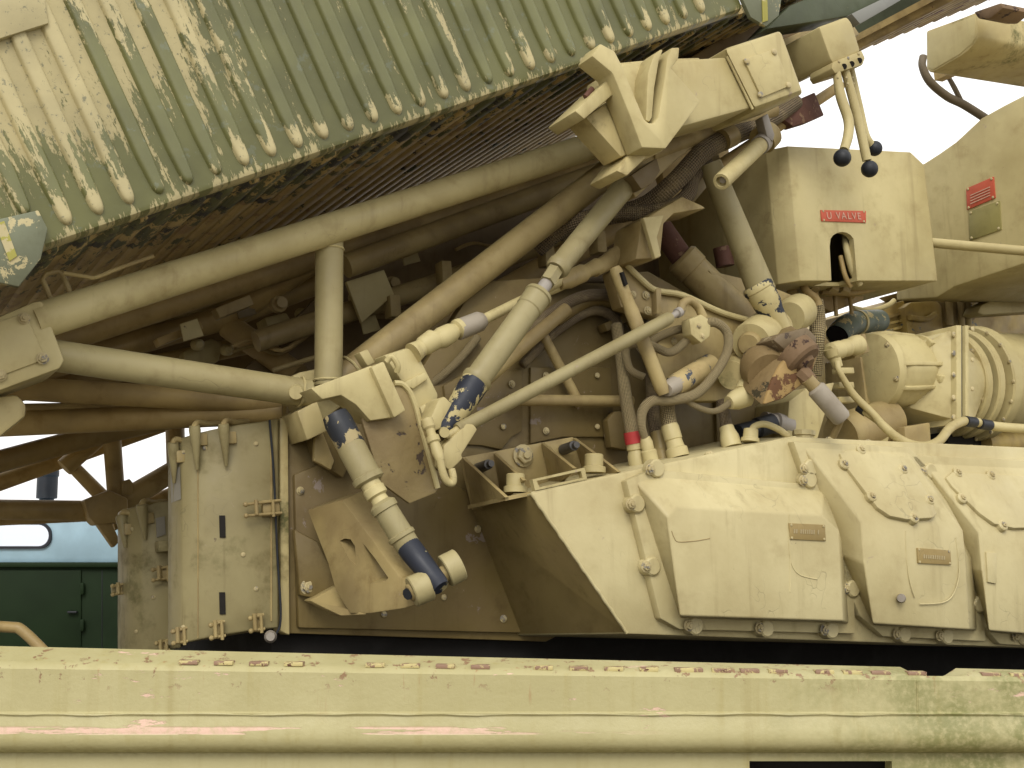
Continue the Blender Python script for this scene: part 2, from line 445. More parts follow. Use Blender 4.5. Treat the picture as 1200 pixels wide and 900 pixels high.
# ================================================================ FOREGROUND BEAM (side rail of the carrier)
def rail_material():
    m, t, b = mat_base('rail_paint'); N = NT(t); p = N.pos()
    sp = N.n('ShaderNodeSeparateXYZ'); N.l(p, sp.inputs[0])
    X, Zc = sp.outputs[0], sp.outputs[2]
    base = (0.50, 0.455, 0.215)
    big = N.noise(p, 3.0, 6, .6); fin = N.noise(p, 90, 6, .6); mid = N.noise(p, 14, 7, .65)
    c = N.mix(N.ramp(big, .3, .7), (0.405, 0.365, 0.190), (0.335, 0.298, 0.142))
    st = N.noise(N.scaled(p, (40, 40, 2.5)), 1.0, 5, .6)
    c = N.mix(N.ramp(st, .52, .75, 0, .45), c, (0.30, 0.25, 0.09))
    rn0 = N.noise(N.scaled(p, (26, 26, 1.2)), 1.0, 5, .6)
    c = N.mix(N.ramp(rn0, .56, .80, 0, .40), c, (0.24, 0.19, 0.06))
    rr_ = N.noise(N.scaled(p, (55, 55, 5)), 1.0, 5, .6)
    c = N.mix(N.math('MULTIPLY', N.ramp(rr_, .63, .70, 0, .7), N.ramp(Zc, RAILZ['weld']-.02, RAILZ['lip']-.01)), c, (0.28, 0.15, 0.06))
    # green algae, mostly towards the right-hand end
    al = N.math('MULTIPLY', N.ramp(N.noise(p, 6, 6, .6), .38, .62), N.ramp(X, 0.25, 0.95))
    al = N.math('MULTIPLY', al, N.ramp(fin, .25, .6))
    c = N.mix(N.math('MULTIPLY', al, .8), c, (0.115, 0.125, 0.025))
    zl = (RAILZ['weld']+RAILZ['round'])/2
    band = N.math('MULTIPLY', N.ramp(Zc, RAILZ['low']-.012, RAILZ['low']+.004), N.ramp(Zc, RAILZ['low']+.022, RAILZ['low']+.004))  # groove band: algae plus the shade below the round-over, painted in
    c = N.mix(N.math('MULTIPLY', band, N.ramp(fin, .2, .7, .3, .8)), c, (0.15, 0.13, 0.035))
    # pink primer where the top coat has flaked along a line
    pk = N.math('MULTIPLY', N.ramp(Zc, RAILZ['pink']-.007, RAILZ['pink']-.004), N.ramp(Zc, RAILZ['pink']+.009, RAILZ['pink']+.005))
    pn = N.noise(N.scaled(p, (2.6, 30, 40)), 1.0, 8, .65)
    pk = N.math('MULTIPLY', pk, N.math('MULTIPLY', N.ramp(pn, .515, .53), N.ramp(X, 0.35, -0.2)))
    pk2 = N.math('MULTIPLY', N.ramp(N.noise(N.scaled(p, (7, 22, 34)), 1.0, 8, .7), .64, .66), N.ramp(Zc, RAILZ['pink']-.02, RAILZ['pink']))
    pk = N.math('MAXIMUM', pk, pk2)
    c = N.mix(N.math('MULTIPLY', pk, N.ramp(fin, .25, .6, .45, .95)), c, (0.60, 0.40, 0.31))
    # rust spots, clustered along the lip
    lip = N.ramp(Zc, RAILZ['lip']-.045, RAILZ['lip']-.004)
    rn = N.noise(p, 30, 8, .7)
    rs = N.math('MAXIMUM', N.math('MULTIPLY', N.ramp(rn, .585, .605), lip), N.ramp(rn, .725, .74))
    c = N.mix(N.math('MULTIPLY', rs, .85), c, (0.20, 0.10, 0.05))
    N.l(c, b.inputs['Base Color'])
    N.l(N.ramp(mid, .3, .7, .40, .62), b.inputs['Roughness'])
    h = N.math('ADD', N.math('MULTIPLY', mid, .7), N.math('MULTIPLY', fin, .35))
    h = N.math('SUBTRACT', h, N.math('MULTIPLY', N.math('MAXIMUM', pk, rs), .35))
    bp = N.n('ShaderNodeBump'); bp.inputs['Strength'].default_value = .45; bp.inputs['Distance'].default_value = .005
    N.l(h, bp.inputs['Height']); N.l(bp.outputs[0], b.inputs['Normal'])
    return m
YF = 2.20
def zrow(row, y): return W(600, row, y).z
RAILZ = dict(lip=zrow(786, YF), weld=zrow(836, YF), pink=zrow(856, YF), round=zrow(866, YF), low=zrow(886, YF-.0))
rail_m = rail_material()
beam = thing('chassis_beam', Vector((0, YF, 0.9)), 'long pale sand painted steel beam crossing the bottom of the picture', 'beam')
s = MB()
rings = []
xs = [-2.2+0.02*i for i in range(220)]
YB = 2.275
for x in xs:
    k = (x+0.93)/1.86
    zt = zrow(757+28*k, YB)                       # back top edge sinks a little to the right
    notch = 0.0
    if 0.70 < x < 0.79: notch = 0.022*math.sin((x-.70)/.09*math.pi)**.5
    zl = zrow(779+16*k, YF)
    wv = 0.0006*math.sin(x*7)+0.0004*math.sin(x*23)
    prof = [(YB, zt-.30), (YB, zt-notch), (YF+.02, zl+.006-notch*.6), (YF+.006, zl+.001), (YF, zl-.006), (YF+wv, RAILZ['weld']+.003),
            (YF-.004+wv, RAILZ['weld']), (YF-.001, RAILZ['weld']-.005), (YF-.006, RAILZ['pink']+.004), (YF-.008, RAILZ['round']+.004), (YF-.006, RAILZ['round']-.005), (YF-.001, RAILZ['round']-.013), (YF+.008, RAILZ['round']-.021), (YF+.02, RAILZ['low']+.003),
            (YF+.034, RAILZ['low']-.001), (YF+.034, RAILZ['low']-.012), (YF+.034, RAILZ['low']-.40), (YF+.30, RAILZ['low']-.42)]
    rings.append([Vector((x, a, b_)) for a, b_ in prof])
s.loft(rings)
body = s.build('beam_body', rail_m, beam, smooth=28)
c1 = cutter(MB().box(Vector(W(968, 920, YF)), Vector((.125, 0, 0)), Vector((0, .18, 0)), Vector((0, 0, .034))))
cut(body, [c1])
MB().box(W(968, 915, YF+.12), Vector((.16, 0, 0)), Vector((0, .004, 0)), Vector((0, 0, .06))).build('slot_back', deck_black, beam)
# raised weld seam and a vertical seam
pts = [Vector((x, YF-.003, RAILZ['weld']-.001+0.0009*math.sin(x*19)+.0008*math.sin(x*47+1))) for x in [-2.1+.03*i for i in range(140)]]
MB().tube(pts, [0.0016+.0009*math.sin(i*1.7) for i in range(len(pts))], 8).build('weld_seam', rail_m, beam)
pts = [W(1075, r, YF-.001) for r in range(798, 842, 6)]
MB().tube(pts, .0016, 6).build('weld_seam', rail_m, beam)
# rusty clips let into the lip
clip_me = MB().box(Vector((0, 0, 0)), Vector((.0165, 0, 0)), Vector((0, .010, 0)), Vector((0, 0, .0035))).mesh('clip', .001)
clip_rust = paint('clip_rust', (0.24, 0.15, 0.10), chips=[((0.45, 0.38, 0.17), 0.50, 40.0), ((0.09, 0.035, 0.02), 0.60, 50.0)])
clip_me.materials.append(clip_rust)
for cx, n_ in ((222, 4), (440, 4), (637, 5), (812, 4), (965, 3), (1073, 1), (1160, 2)):
    for i in range(n_):
        px = cx+i*(41 if cx < 800 else 33)
        k = px/1200
        p = W(px, 772.5+18.5*k, YF+.018)
        put('clip', clip_me, None, beam, Matrix.Translation(p) @ Matrix.Rotation(random.uniform(-.05, .05), 4, 'Z'))
# chassis deck under the machine, its black standing in for shade in the gap
MB().box(Vector((1.6, 5.6, .62)), Vector((3.4, 0, 0)), Vector((0, 2.6, 0)), Vector((0, 0, .05))).build('deck', deck_black)['kind'] = 'structure'
tt = thing('turntable', P(760, 800, .9), 'turntable base painted black as the shade of the gap under the hull', 'turntable')
MB().prism(poly(.47, (318, 728), (620, 730), (1420, 755), (1420, 960), (318, 960)), D*1.2).build('pedestal', deck_black, tt)
MB().prism(poly(.10, (740, 733), (1420, 760), (1420, 764), (740, 738)), D*.4).build('base_plate', deck_black, tt)

# ================================================================ CORRUGATED CANISTER
DC = -0.06
E0, E1 = P(55, 288, DC), P(693, 71, DC)
U = (E1-E0).normalized(); V = U.cross(D).normalized()
if V.z < 0: V = -V
def cuv(px, py):
    q = P(px, py, DC)-E0
    return q.dot(U), q.dot(V)
def cpt(u, v, d=0.0): return E0+U*u+V*v+D*d
CM = Matrix((( U.x, V.x, -D.x, 0), (U.y, V.y, -D.y, 0), (U.z, V.z, -D.z, 0), (0, 0, 0, 1)))
def camo(name, green=(0.120, 0.121, 0.044), tan=(0.400, 0.342, 0.176), rib=False):
    m, t, b = mat_base(name); N = NT(t); p = N.pos()
    u = N.dot(p, U, E0); v = N.dot(p, V, E0)
    cx = N.n('ShaderNodeCombineXYZ'); N.l(u, cx.inputs[0]); N.l(v, cx.inputs[1])
    q = cx.outputs[0]
    big = N.noise(N.scaled(q, (2.6, 1.3, 1)), 1.0, 3, .5)
    fine = N.noise(N.scaled(q, (80, 26, 1)), 1.0, 8, .74)
    brk = N.noise(N.scaled(q, (24, 3.0, 1)), 1.0, 9, .70)
    # sand ground coat showing through worn green: heaviest on the upper left of the sheet
    bump_u = N.math('MULTIPLY', N.ramp(u, -.22, .02), N.ramp(u, 1.0, .18))
    bump_v = N.ramp(N.math('SUBTRACT', v, N.math('MULTIPLY', u, .10)), -.10, .62)
    bias = N.math('MULTIPLY', bump_u, bump_v)
    wear = N.math('ADD', N.math('MULTIPLY', bias, .26), N.math('ADD', N.math('MULTIPLY', brk, .70), N.math('MULTIPLY', fine, .40)))
    wear = N.math('ADD', wear, N.math('MULTIPLY', N.math('SUBTRACT', big, .5), .22))
    if rib:
        oi = N.n('ShaderNodeObjectInfo')
        wear = N.math('ADD', wear, N.math('MULTIPLY', N.math('SUBTRACT', oi.outputs['Random'], .5), .17))
        tip = N.ramp(v, TIPV+.10, TIPV+.005)
        wear = N.math('ADD', wear, N.math('MULTIPLY', tip, .16))
        wear = N.math('SUBTRACT', wear, .02)
    else:
        wear = N.math('ADD', wear, N.math('MULTIPLY', N.ramp(v, .045, .0), .10))
        wear = N.math('ADD', wear, .02)
    k = N.ramp(wear, .655, .668)
    gsc = N.noise(p, 18, 8, .7)
    gr = N.mix(N.ramp(N.noise(p, 4, 5), .3, .7), tuple(x*1.2 for x in green), tuple(x*.82 for x in green))
    gr = N.mix(N.ramp(gsc, .60, .64, 0, .45), gr, (0.15, 0.17, 0.125))
    tn = N.mix(N.ramp(N.noise(p, 6, 5), .3, .7), tuple(x*1.08 for x in tan), tuple(x*.85 for x in tan))
    tn = N.mix(N.ramp(N.noise(p, 60, 8, .75), .58, .62, 0, .8), tn, (0.13, 0.13, 0.08))
    c = N.mix(k, gr, tn)
    N.l(c, b.inputs['Base Color'])
    N.l(N.ramp(k, 0, 1, .36, .6), b.inputs['Roughness'])
    h = N.math('SUBTRACT', N.math('MULTIPLY', N.noise(p, 40, 5), .25), N.math('MULTIPLY', k, .3))
    bp = N.n('ShaderNodeBump'); bp.inputs['Strength'].default_value = .5; bp.inputs['Distance'].default_value = .004
    N.l(h, bp.inputs['Height']); N.l(bp.outputs[0], b.inputs['Normal'])
    return m
TIPV = 0.030
camo_panel, camo_rib = camo('canister_panel_paint'), camo('canister_rib_paint', rib=True)
def under_mat():
    m, t, b = mat_base('canister_underside_paint'); N = NT(t); p = N.pos()
    u = N.dot(p, U, E0); d = N.dot(p, D, E0)
    cx = N.n('ShaderNodeCombineXYZ'); N.l(u, cx.inputs[0]); N.l(d, cx.inputs[1]); q = cx.outputs[0]
    tan = N.mix(N.ramp(N.noise(p, 5, 6), .3, .7), (0.46, 0.345, 0.145), (0.35, 0.25, 0.098))
    tan = N.mix(N.ramp(N.noise(p, 9, 7, .7), .55, .62, 0, .8), tan, (0.26, 0.17, 0.085))
    edge = N.ramp(d, .75, .05)                     # flaking green coat, thickest by the edge
    n1 = N.noise(N.scaled(q, (16, 5, 1)), 1.0, 9, .72)
    k = N.ramp(N.math('ADD', n1, N.math('MULTIPLY', edge, .13)), .585, .60)
    k2 = N.ramp(N.math('ADD', N.noise(N.scaled(q, (11, 7, 2)), 1.0, 9, .7), N.math('MULTIPLY', edge, .12)), .635, .655)
    c = N.mix(k, tan, (0.085, 0.088, 0.036))
    c = N.mix(k2, c, (0.03, 0.028, 0.026))
    N.l(c, b.inputs['Base Color']); b.inputs['Roughness'].default_value = .6
    bp = N.n('ShaderNodeBump'); bp.inputs['Strength'].default_value = .6; bp.inputs['Distance'].default_value = .004
    N.l(N.math('ADD', k, k2), bp.inputs['Height']); N.l(bp.outputs[0], b.inputs['Normal'])
    return m
under_m = under_mat()

u_first = cuv(78, 258)[0]; u_last = cuv(823, 15)[0]
STEP = (u_last-u_first)/27.0
u_end = cuv(872, 5)[0]
CDEPTH = 2.42
u2 = 6.1
can = thing('corrugated_canister', cpt(.5, 0, 1.2), 'raised green and sand corrugated metal canister filling the upper left', 'canister')
s = MB()
# side sheet with rolled lower edge
rings = []
for u_ in (-1.6, u_end-.015, u_end):
    e = .02 if u_ == u_end else 0
    prof = [(1.9, .03+e), (1.9, .0+e), (.018, .0+e), (.006, .005+e), (.0, .018+e), (.0, .06)]
    rings.append([cpt(u_, v_, d_) for v_, d_ in prof])
s.loft(rings); s.build('side_panel', camo_panel, can)
# the ribs pressed into the side
def rib_mesh(name, w_, h_, ln, m, nx=9):
    q = MB(); rows = []
    prof_ = [(1.0, 0), (.92, .30), (.80, .72), (.62, .93), (.3, 1.0), (-.3, 1.0), (-.62, .93), (-.80, .72), (-.92, .30), (-1.0, 0)]
    ts = [0, .004, .010, .018, .028] + [.05, .08, .11] + [.11+(ln-.22)*i/6 for i in range(1, 7)] + [ln-.08, ln-.05] + [ln-.018, ln-.008, ln]
    for t in ts:
        e = min(t, ln-t); f = 1.0 if e >= .028 else math.sqrt(max(0, 1-(1-e/.028)**2))
        f = max(f, .02); taper = .72+.28*min(1, e/.11)
        rows.append([Vector((w_*.5*f*taper*x_, t, h_*min(1, f*1.15)*y_-.0015)) for x_, y_ in prof_])
    q.loft(rows, close=False, caps=False)
    me = q.mesh(name, smooth=60); me.materials.append(m); return me
RIB = rib_mesh('rib', STEP*.56, .016, 1.5, camo_rib)
def place(name, me, parent, o_, ax, ay, az):
    M = Matrix(((ax.x, ay.x, az.x, o_.x), (ax.y, ay.y, az.y, o_.y), (ax.z, ay.z, az.z, o_.z), (0, 0, 0, 1)))
    return put(name, me, None, parent, M)
for i in range(-14, 28):
    v0 = TIPV if i >= 0 else TIPV+.055
    place('rib', RIB, can, cpt(u_first+STEP*i, v0, -.0), U, V, -D)
# underside sheet and its cross ribs
s = MB(); s.prism([cpt(-1.6, .004, .05), cpt(u_end, .004, .05), cpt(u_end, .004, .10), cpt(u_end+.62, .004, .10), cpt(u_end+.62, .004, CDEPTH), cpt(-1.6, .004, CDEPTH)], V*.03)
s.build('underside_panel', under_m, can)
URIB = rib_mesh('underside_rib', STEP*.62, .012, CDEPTH-.10, under_m)
for i in range(-16, int((u_end+.62-u_first)/STEP)-1):
    place('underside_rib', URIB, can, cpt(u_first+STEP*(i+.5), .004, .11 if i > 26 else .07), -U, D, -V)
s = MB(); s.prism([cpt(u_end-.03, .03, .05), cpt(u_end-.03, 1.8, .05), cpt(u_end-.03, 1.8, CDEPTH), cpt(u_end-.03, .03, CDEPTH)], U*.025)
s.build('end_panel', wetgreen, can)
s = MB(); s.prism([cpt(-1.6, .0, CDEPTH), cpt(u_end, .0, CDEPTH), cpt(u_end, 1.8, CDEPTH), cpt(-1.6, 1.8, CDEPTH)], D*.02)
s.build('rear_panel', wetgreen, can)
s = MB(); s.prism([cpt(-1.6, 1.85, .0), cpt(u_end, 1.85, .0), cpt(u_end, 1.85, CDEPTH), cpt(-1.6, 1.85, CDEPTH)], V*.02)
s.build('roof_panel', wetgreen, can)
# corner plates
MB().prism(poly(DC-.022, (-25, 262), (45, 246), (56, 268), (48, 303), (22, 336), (-25, 326)), D*.018).build('corner_plate', greygreen, can, bevel=.003)
MB().prism(poly(DC-.0255, (-6, 262), (5, 259), (20, 300), (11, 306)), D*.003).build('lime_stripe', lime, can)
MB().prism(poly(DC-.022, (862, -20), (919, -20), (913, 18), (898, 31), (880, 20)), D*.018).build('corner_plate', greygreen, can, bevel=.003)
MB().prism(poly(DC-.0255, (893, -8), (899, -10), (900, 24), (894, 26)), D*.003).build('lime_stripe', lime, can)
tp = camo('patch_plate_paint', tan=(0.385, .33, .172))
MB().prism(poly(DC-.024, (-30, -40), (46, -40), (57, 27), (0, 45), (-30, 53)), D*.022).build('patch_plate', tp, can, bevel=.002)
# end frame of the canister, dark green, seen past its right corner
MB().prism(poly(.05, (898, 34), (926, 6), (1040, -40), (1052, -10), (1000, 18)), D*.12).build('end_frame', wetgreen, can, bevel=.006)
MB().prism(poly(.02, (998, 16), (1052, -10), (1056, 0), (1008, 28)), D*.05).build('frame_plate', simple('grey_frame_plate', (.17, .17, .15)), can, bevel=.003)
MB().prism(poly(.38, (905, 52), (990, 14), (1008, 40), (925, 82)), D*.35).build('end_bracket', sand_dirty, can, bevel=.006)

# a second canister ahead of the first, seen only from below
u2 = 6.1
CD2 = 2.85
can2 = thing('corrugated_canister', cpt(u2+1, 0, 1.2), 'ribbed tan underside of a second canister against the sky, upper right', 'canister')
s = MB(); s.prism([cpt(u2, .004, .05), cpt(u2+3.2, .004, .05), cpt(u2+3.2, .004, CD2), cpt(u2, .004, CD2)], V*.04)
s.build('underside_panel', ochre_rib, can2)
S2 = STEP*2.1
URIB2 = rib_mesh('underside_rib', S2*.66, .055, CD2-.02, ochre_rib)
for i in range(int(3.2/S2)):
    place('underside_rib', URIB2, can2, cpt(u2+S2*(i+.5), .004, .06), -U, D, -V)
s = MB(); s.prism([cpt(u2, .044, 0), cpt(u2+3.2, .044, 0), cpt(u2+3.2, 1.5, 0), cpt(u2, 1.5, 0)], D*.03)
s.build('side_panel', camo_panel, can2)
MB().prism([cpt(u2, .044, .03), cpt(u2, .9, .03), cpt(u2, .9, CD2), cpt(u2, .044, CD2)], U*.03).build('end_panel', wetgreen, can2)
s = MB(); s.prism([cpt(u2, .044, CD2), cpt(u2+3.2, .044, CD2), cpt(u2+3.2, 1.5, CD2), cpt(u2, 1.5, CD2)], D*.03)
s.build('side_panel', camo_panel, can2)

# ================================================================ LIFTING FRAME (welded tubes under the canister)
fr = thing('lifting_frame', P(380, 450, .4), 'sand painted frame of thick welded tubes under the corrugated canister', 'tube frame')
def weld(parent, p, ax, r, m):
    u_, v_ = frame(ax)
    pts = [p+(u_*math.cos(a)+v_*math.sin(a))*r*(1+.03*math.sin(a*9)) for a in [2*math.pi*i/28 for i in range(29)]]
    MB().tube(pts, r*.09, 6).build('weld_bead', m, parent)
def ftube(m, *pts):
    o = tube_px('tube', m, fr, pts, 28)
    return o
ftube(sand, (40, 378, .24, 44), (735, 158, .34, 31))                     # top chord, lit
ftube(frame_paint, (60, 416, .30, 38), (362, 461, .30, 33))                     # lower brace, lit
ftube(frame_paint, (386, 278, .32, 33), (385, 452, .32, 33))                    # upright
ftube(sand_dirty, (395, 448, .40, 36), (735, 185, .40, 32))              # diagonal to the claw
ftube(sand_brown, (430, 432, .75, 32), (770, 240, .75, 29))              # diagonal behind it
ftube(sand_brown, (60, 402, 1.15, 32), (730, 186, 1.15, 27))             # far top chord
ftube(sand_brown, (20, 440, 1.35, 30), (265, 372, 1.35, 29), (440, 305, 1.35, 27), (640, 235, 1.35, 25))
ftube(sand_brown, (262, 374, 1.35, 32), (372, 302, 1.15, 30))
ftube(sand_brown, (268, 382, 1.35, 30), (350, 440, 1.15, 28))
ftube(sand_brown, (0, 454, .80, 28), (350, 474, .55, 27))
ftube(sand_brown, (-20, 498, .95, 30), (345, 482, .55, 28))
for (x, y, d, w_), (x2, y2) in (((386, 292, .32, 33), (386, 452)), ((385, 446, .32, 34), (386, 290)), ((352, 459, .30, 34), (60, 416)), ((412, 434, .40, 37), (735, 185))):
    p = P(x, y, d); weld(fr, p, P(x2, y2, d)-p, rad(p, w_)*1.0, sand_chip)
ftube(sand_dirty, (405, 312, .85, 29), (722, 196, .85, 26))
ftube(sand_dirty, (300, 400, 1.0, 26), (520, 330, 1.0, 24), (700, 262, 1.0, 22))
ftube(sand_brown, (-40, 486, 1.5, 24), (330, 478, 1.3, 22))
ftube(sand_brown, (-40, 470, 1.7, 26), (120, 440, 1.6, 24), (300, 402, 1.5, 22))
# junction box at the left
jb = MB().prism(poly(.20, (-60, 396), (40, 353), (50, 352), (57, 372), (76, 422), (70, 432), (-60, 480)), D*.22).build('junction_box', sand, fr, bevel=.008)
MB().prism(poly(.192, (-60, 397), (30, 366), (53, 421), (-60, 463)), D*.012).build('cover_plate', sand, fr, bevel=.003)
for x, y in ((28, 373), (50, 420), (0, 440)):
    bolt(fr, P(x, y, .191), -D, .013, HEX)
MB().prism(poly3((-50, 470, .30), (20, 462, .30), (31, 474, .30), (30, 488, .30), (0, 512, .30), (-50, 520, .30)), D*.3).build('block', sand_algae, fr, bevel=.01)
# gusset node
MB().prism(poly3((330, 448, .36), (352, 436, .36), (392, 428, .36), (415, 436, .36), (430, 455, .36), (372, 497, .36), (352, 487, .36)), D*.10).build('gusset', sand, fr, bevel=.006)
MB().prism(poly3((348, 482, .27), (372, 470, .27), (384, 505, .27), (360, 516, .27)), D*.16).build('lug', sand_algae, fr, bevel=.005)
turned('pin', sand, fr, P(347, 460, .36), P(347, 460, .25), [(0, 20), (.85, 20), (1, 16)])
# stirrup over the canister rail
s = MB(); pts = [P(62, 357, .27), P(50, 328, .27), P(54, 321, .27), P(68, 318, .27), P(73, 321, .27), P(86, 352, .27)]
s.tube(pts, .0075, 10); s.build('stirrup', sand_dirty, fr)
s = MB(); s.tube(smooth_path([P(74, 320, .22), P(100, 324, .22), P(112, 325, .22), P(140, 314, .22), P(180, 300, .22)], 4), .006, 10); s.build('conduit', sand_dirty, fr)

# far frame, in the shade at lower left
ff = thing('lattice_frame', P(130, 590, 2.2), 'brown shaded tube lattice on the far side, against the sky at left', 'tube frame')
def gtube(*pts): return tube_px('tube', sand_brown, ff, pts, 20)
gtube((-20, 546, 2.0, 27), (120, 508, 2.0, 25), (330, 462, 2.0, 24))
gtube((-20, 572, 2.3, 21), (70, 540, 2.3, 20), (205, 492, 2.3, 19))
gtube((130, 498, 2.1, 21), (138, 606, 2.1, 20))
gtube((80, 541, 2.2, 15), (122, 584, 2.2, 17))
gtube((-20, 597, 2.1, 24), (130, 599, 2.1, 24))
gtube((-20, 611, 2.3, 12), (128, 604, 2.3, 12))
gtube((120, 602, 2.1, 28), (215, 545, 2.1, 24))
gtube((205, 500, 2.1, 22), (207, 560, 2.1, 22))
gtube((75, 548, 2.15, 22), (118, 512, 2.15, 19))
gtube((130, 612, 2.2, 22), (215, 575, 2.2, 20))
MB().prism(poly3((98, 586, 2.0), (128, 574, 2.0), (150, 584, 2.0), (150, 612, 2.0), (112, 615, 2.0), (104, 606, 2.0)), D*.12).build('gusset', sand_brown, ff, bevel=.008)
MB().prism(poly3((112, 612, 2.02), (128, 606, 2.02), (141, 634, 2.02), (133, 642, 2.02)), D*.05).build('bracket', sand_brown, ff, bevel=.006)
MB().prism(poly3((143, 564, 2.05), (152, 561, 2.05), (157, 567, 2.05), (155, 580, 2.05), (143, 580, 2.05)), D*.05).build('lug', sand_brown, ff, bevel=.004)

# ================================================================ HULL
hull = thing('turret_hull', P(860, 745, .2), 'sand painted armoured hull with bulging bolted covers, lower right', 'hull')
s = MB()
fp = poly(0, (622, 578), (731, 554), (932, 512), (1260, 527), (1290, 762), (735, 743))
bp_ = poly(.42, (548, 594), (650, 560), (850, 515), (1175, 528), (1195, 752), (606, 745))
s.loft([fp, bp_]); s.build('hull_body', hull_paint, hull, bevel=.006)
# end face turned down-left, its shade painted in as a darker coat
hbm = bpy.data.objects['hull_body'].data
hbm.materials.append(paint('end_face_shade_paint', (.205, .155, .060), grime=.5, streak=.6, dusty=.25, tone=.2))
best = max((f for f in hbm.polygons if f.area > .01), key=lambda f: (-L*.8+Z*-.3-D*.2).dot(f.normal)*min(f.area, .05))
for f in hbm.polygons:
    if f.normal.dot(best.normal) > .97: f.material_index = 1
pts = [P(622+113*t+.35*math.sin(t*55), 578+164*t, -.002) for t in [i/40 for i in range(41)]]
MB().tube(pts, [.005+.0008*math.sin(i*2.1) for i in range(41)], 8).build('weld_bead', hull_paint, hull)
pts = [P(622+310*t, 578-66*t, .006) for t in [i/30 for i in range(31)]]
MB().tube(pts, .004, 8).build('weld_bead', hull_paint, hull)
def cover(base, front, flange, bolts, d1, label, plate=None, bumps=True):
    c = MB().prism(poly(-.032, *flange), D*.036).build('cover', hull_paint, hull, bevel=.006)
    c['label'] = label
    s = MB(); s.loft([poly(-.028, *base), [P(x, y, dd) for (x, y, dd) in front]])
    s.build('cover_dome', hull_paint, c, bevel=.007, seg=3, smooth=50)
    for x, y in bolts:
        b0 = MB().lathe(P(x, y, -.002), -D, [(0, .030), (.036, .029), (.041, .024)], 18).build('boss', hull_paint, c)
        bolt(c, P(x, y, -.042), -D, .0145, HEX)
    return c
C1 = cover([(744, 564), (768, 557), (966, 574), (988, 640), (995, 731), (797, 724)],
           [(783, 606, -.108), (793, 594, -.108), (962, 604, -.108), (982, 620, -.108), (988, 728, -.112), (797, 722, -.112)],
           [(734, 563), (765, 550), (975, 570), (1000, 650), (1003, 743), (797, 738), (774, 725)],
           [(739, 591), (757, 664), (807, 733), (890, 736), (966, 738), (762, 550)], .1, 'wide bulging cover, leftmost of the bolted covers')
C2 = cover([(940, 521), (1062, 527), (1100, 570), (1142, 655), (1145, 739), (1023, 733), (985, 650)],
           [(1010, 612, -.13), (1126, 620, -.13), (1129, 624, -.13), (1131, 650, -.13), (1136, 738, -.12), (1023, 731, -.12), (1013, 660, -.13)],
           [(930, 517), (1066, 524), (1110, 570), (1150, 655), (1156, 752), (1035, 746), (1008, 722), (985, 668), (945, 560)],
           [(942, 549), (991, 690), (1051, 743), (1101, 745), (941, 563)], .1, 'narrow cover with an inclined inspection plate')
C3 = cover([(1080, 540), (1245, 548), (1275, 580), (1290, 660), (1294, 752), (1159, 741), (1135, 668)],
           [(1148, 624, -.13), (1262, 631, -.13), (1266, 636, -.13), (1270, 660, -.13), (1274, 749, -.12), (1159, 739, -.12), (1151, 670, -.13)],
           [(1068, 533), (1250, 541), (1285, 580), (1300, 660), (1306, 764), (1172, 755), (1148, 728), (1128, 670), (1085, 568)],
           [(1082, 553), (1139, 708), (1190, 746)], .1, 'cover cut by the right edge of the picture')
# inspection plates on the sloping faces
def on_slope(px, py, a, b_, c_):
    n_ = (b_-a).cross(c_-a).normalized(); r = ray(px, py)
    return CAM+r*((a-CAM).dot(n_)/r.dot(n_)), n_
def slope_plate(parent, tri, outline, bolts):
    a, b_, c_ = [P(*q) for q in tri]
    pts = []; n_ = None
    for x, y in outline:
        p, n_ = on_slope(x, y, a, b_, c_); pts.append(p)
    if n_.y > 0: n_ = -n_
    q = MB().prism([p-n_*.010 for p in pts], n_*.026).build('inspection_plate', hull_paint, parent, bevel=.005)
    for x, y in bolts:
        p, _ = on_slope(x, y, a, b_, c_)
        MB().lathe(p-n_*.004, n_, [(0, .021), (.020, .020), (.024, .016)], 16).build('boss', hull_paint, q)
        bolt(q, p+n_*.019, n_, .011, HEX)
slope_plate(C2, ((940, 521, -.016), (1062, 527, -.016), (1010, 612, -.13)),
            [(981, 534), (990, 530), (1048, 534), (1062, 540), (1095, 604), (1090, 609), (1060, 611), (1040, 607), (1025, 597), (985, 545)],
            [(986, 546), (1018, 584), (1068, 609), (1055, 552), (1006, 529), (1086, 588)])
slope_plate(C3, ((1080, 540, -.016), (1245, 548, -.016), (1148, 624, -.13)),
            [(1105, 562), (1113, 555), (1200, 560), (1215, 620), (1185, 621), (1162, 616), (1145, 604), (1112, 572)],
            [(1124, 586), (1172, 618), (1119, 556), (1158, 559)])
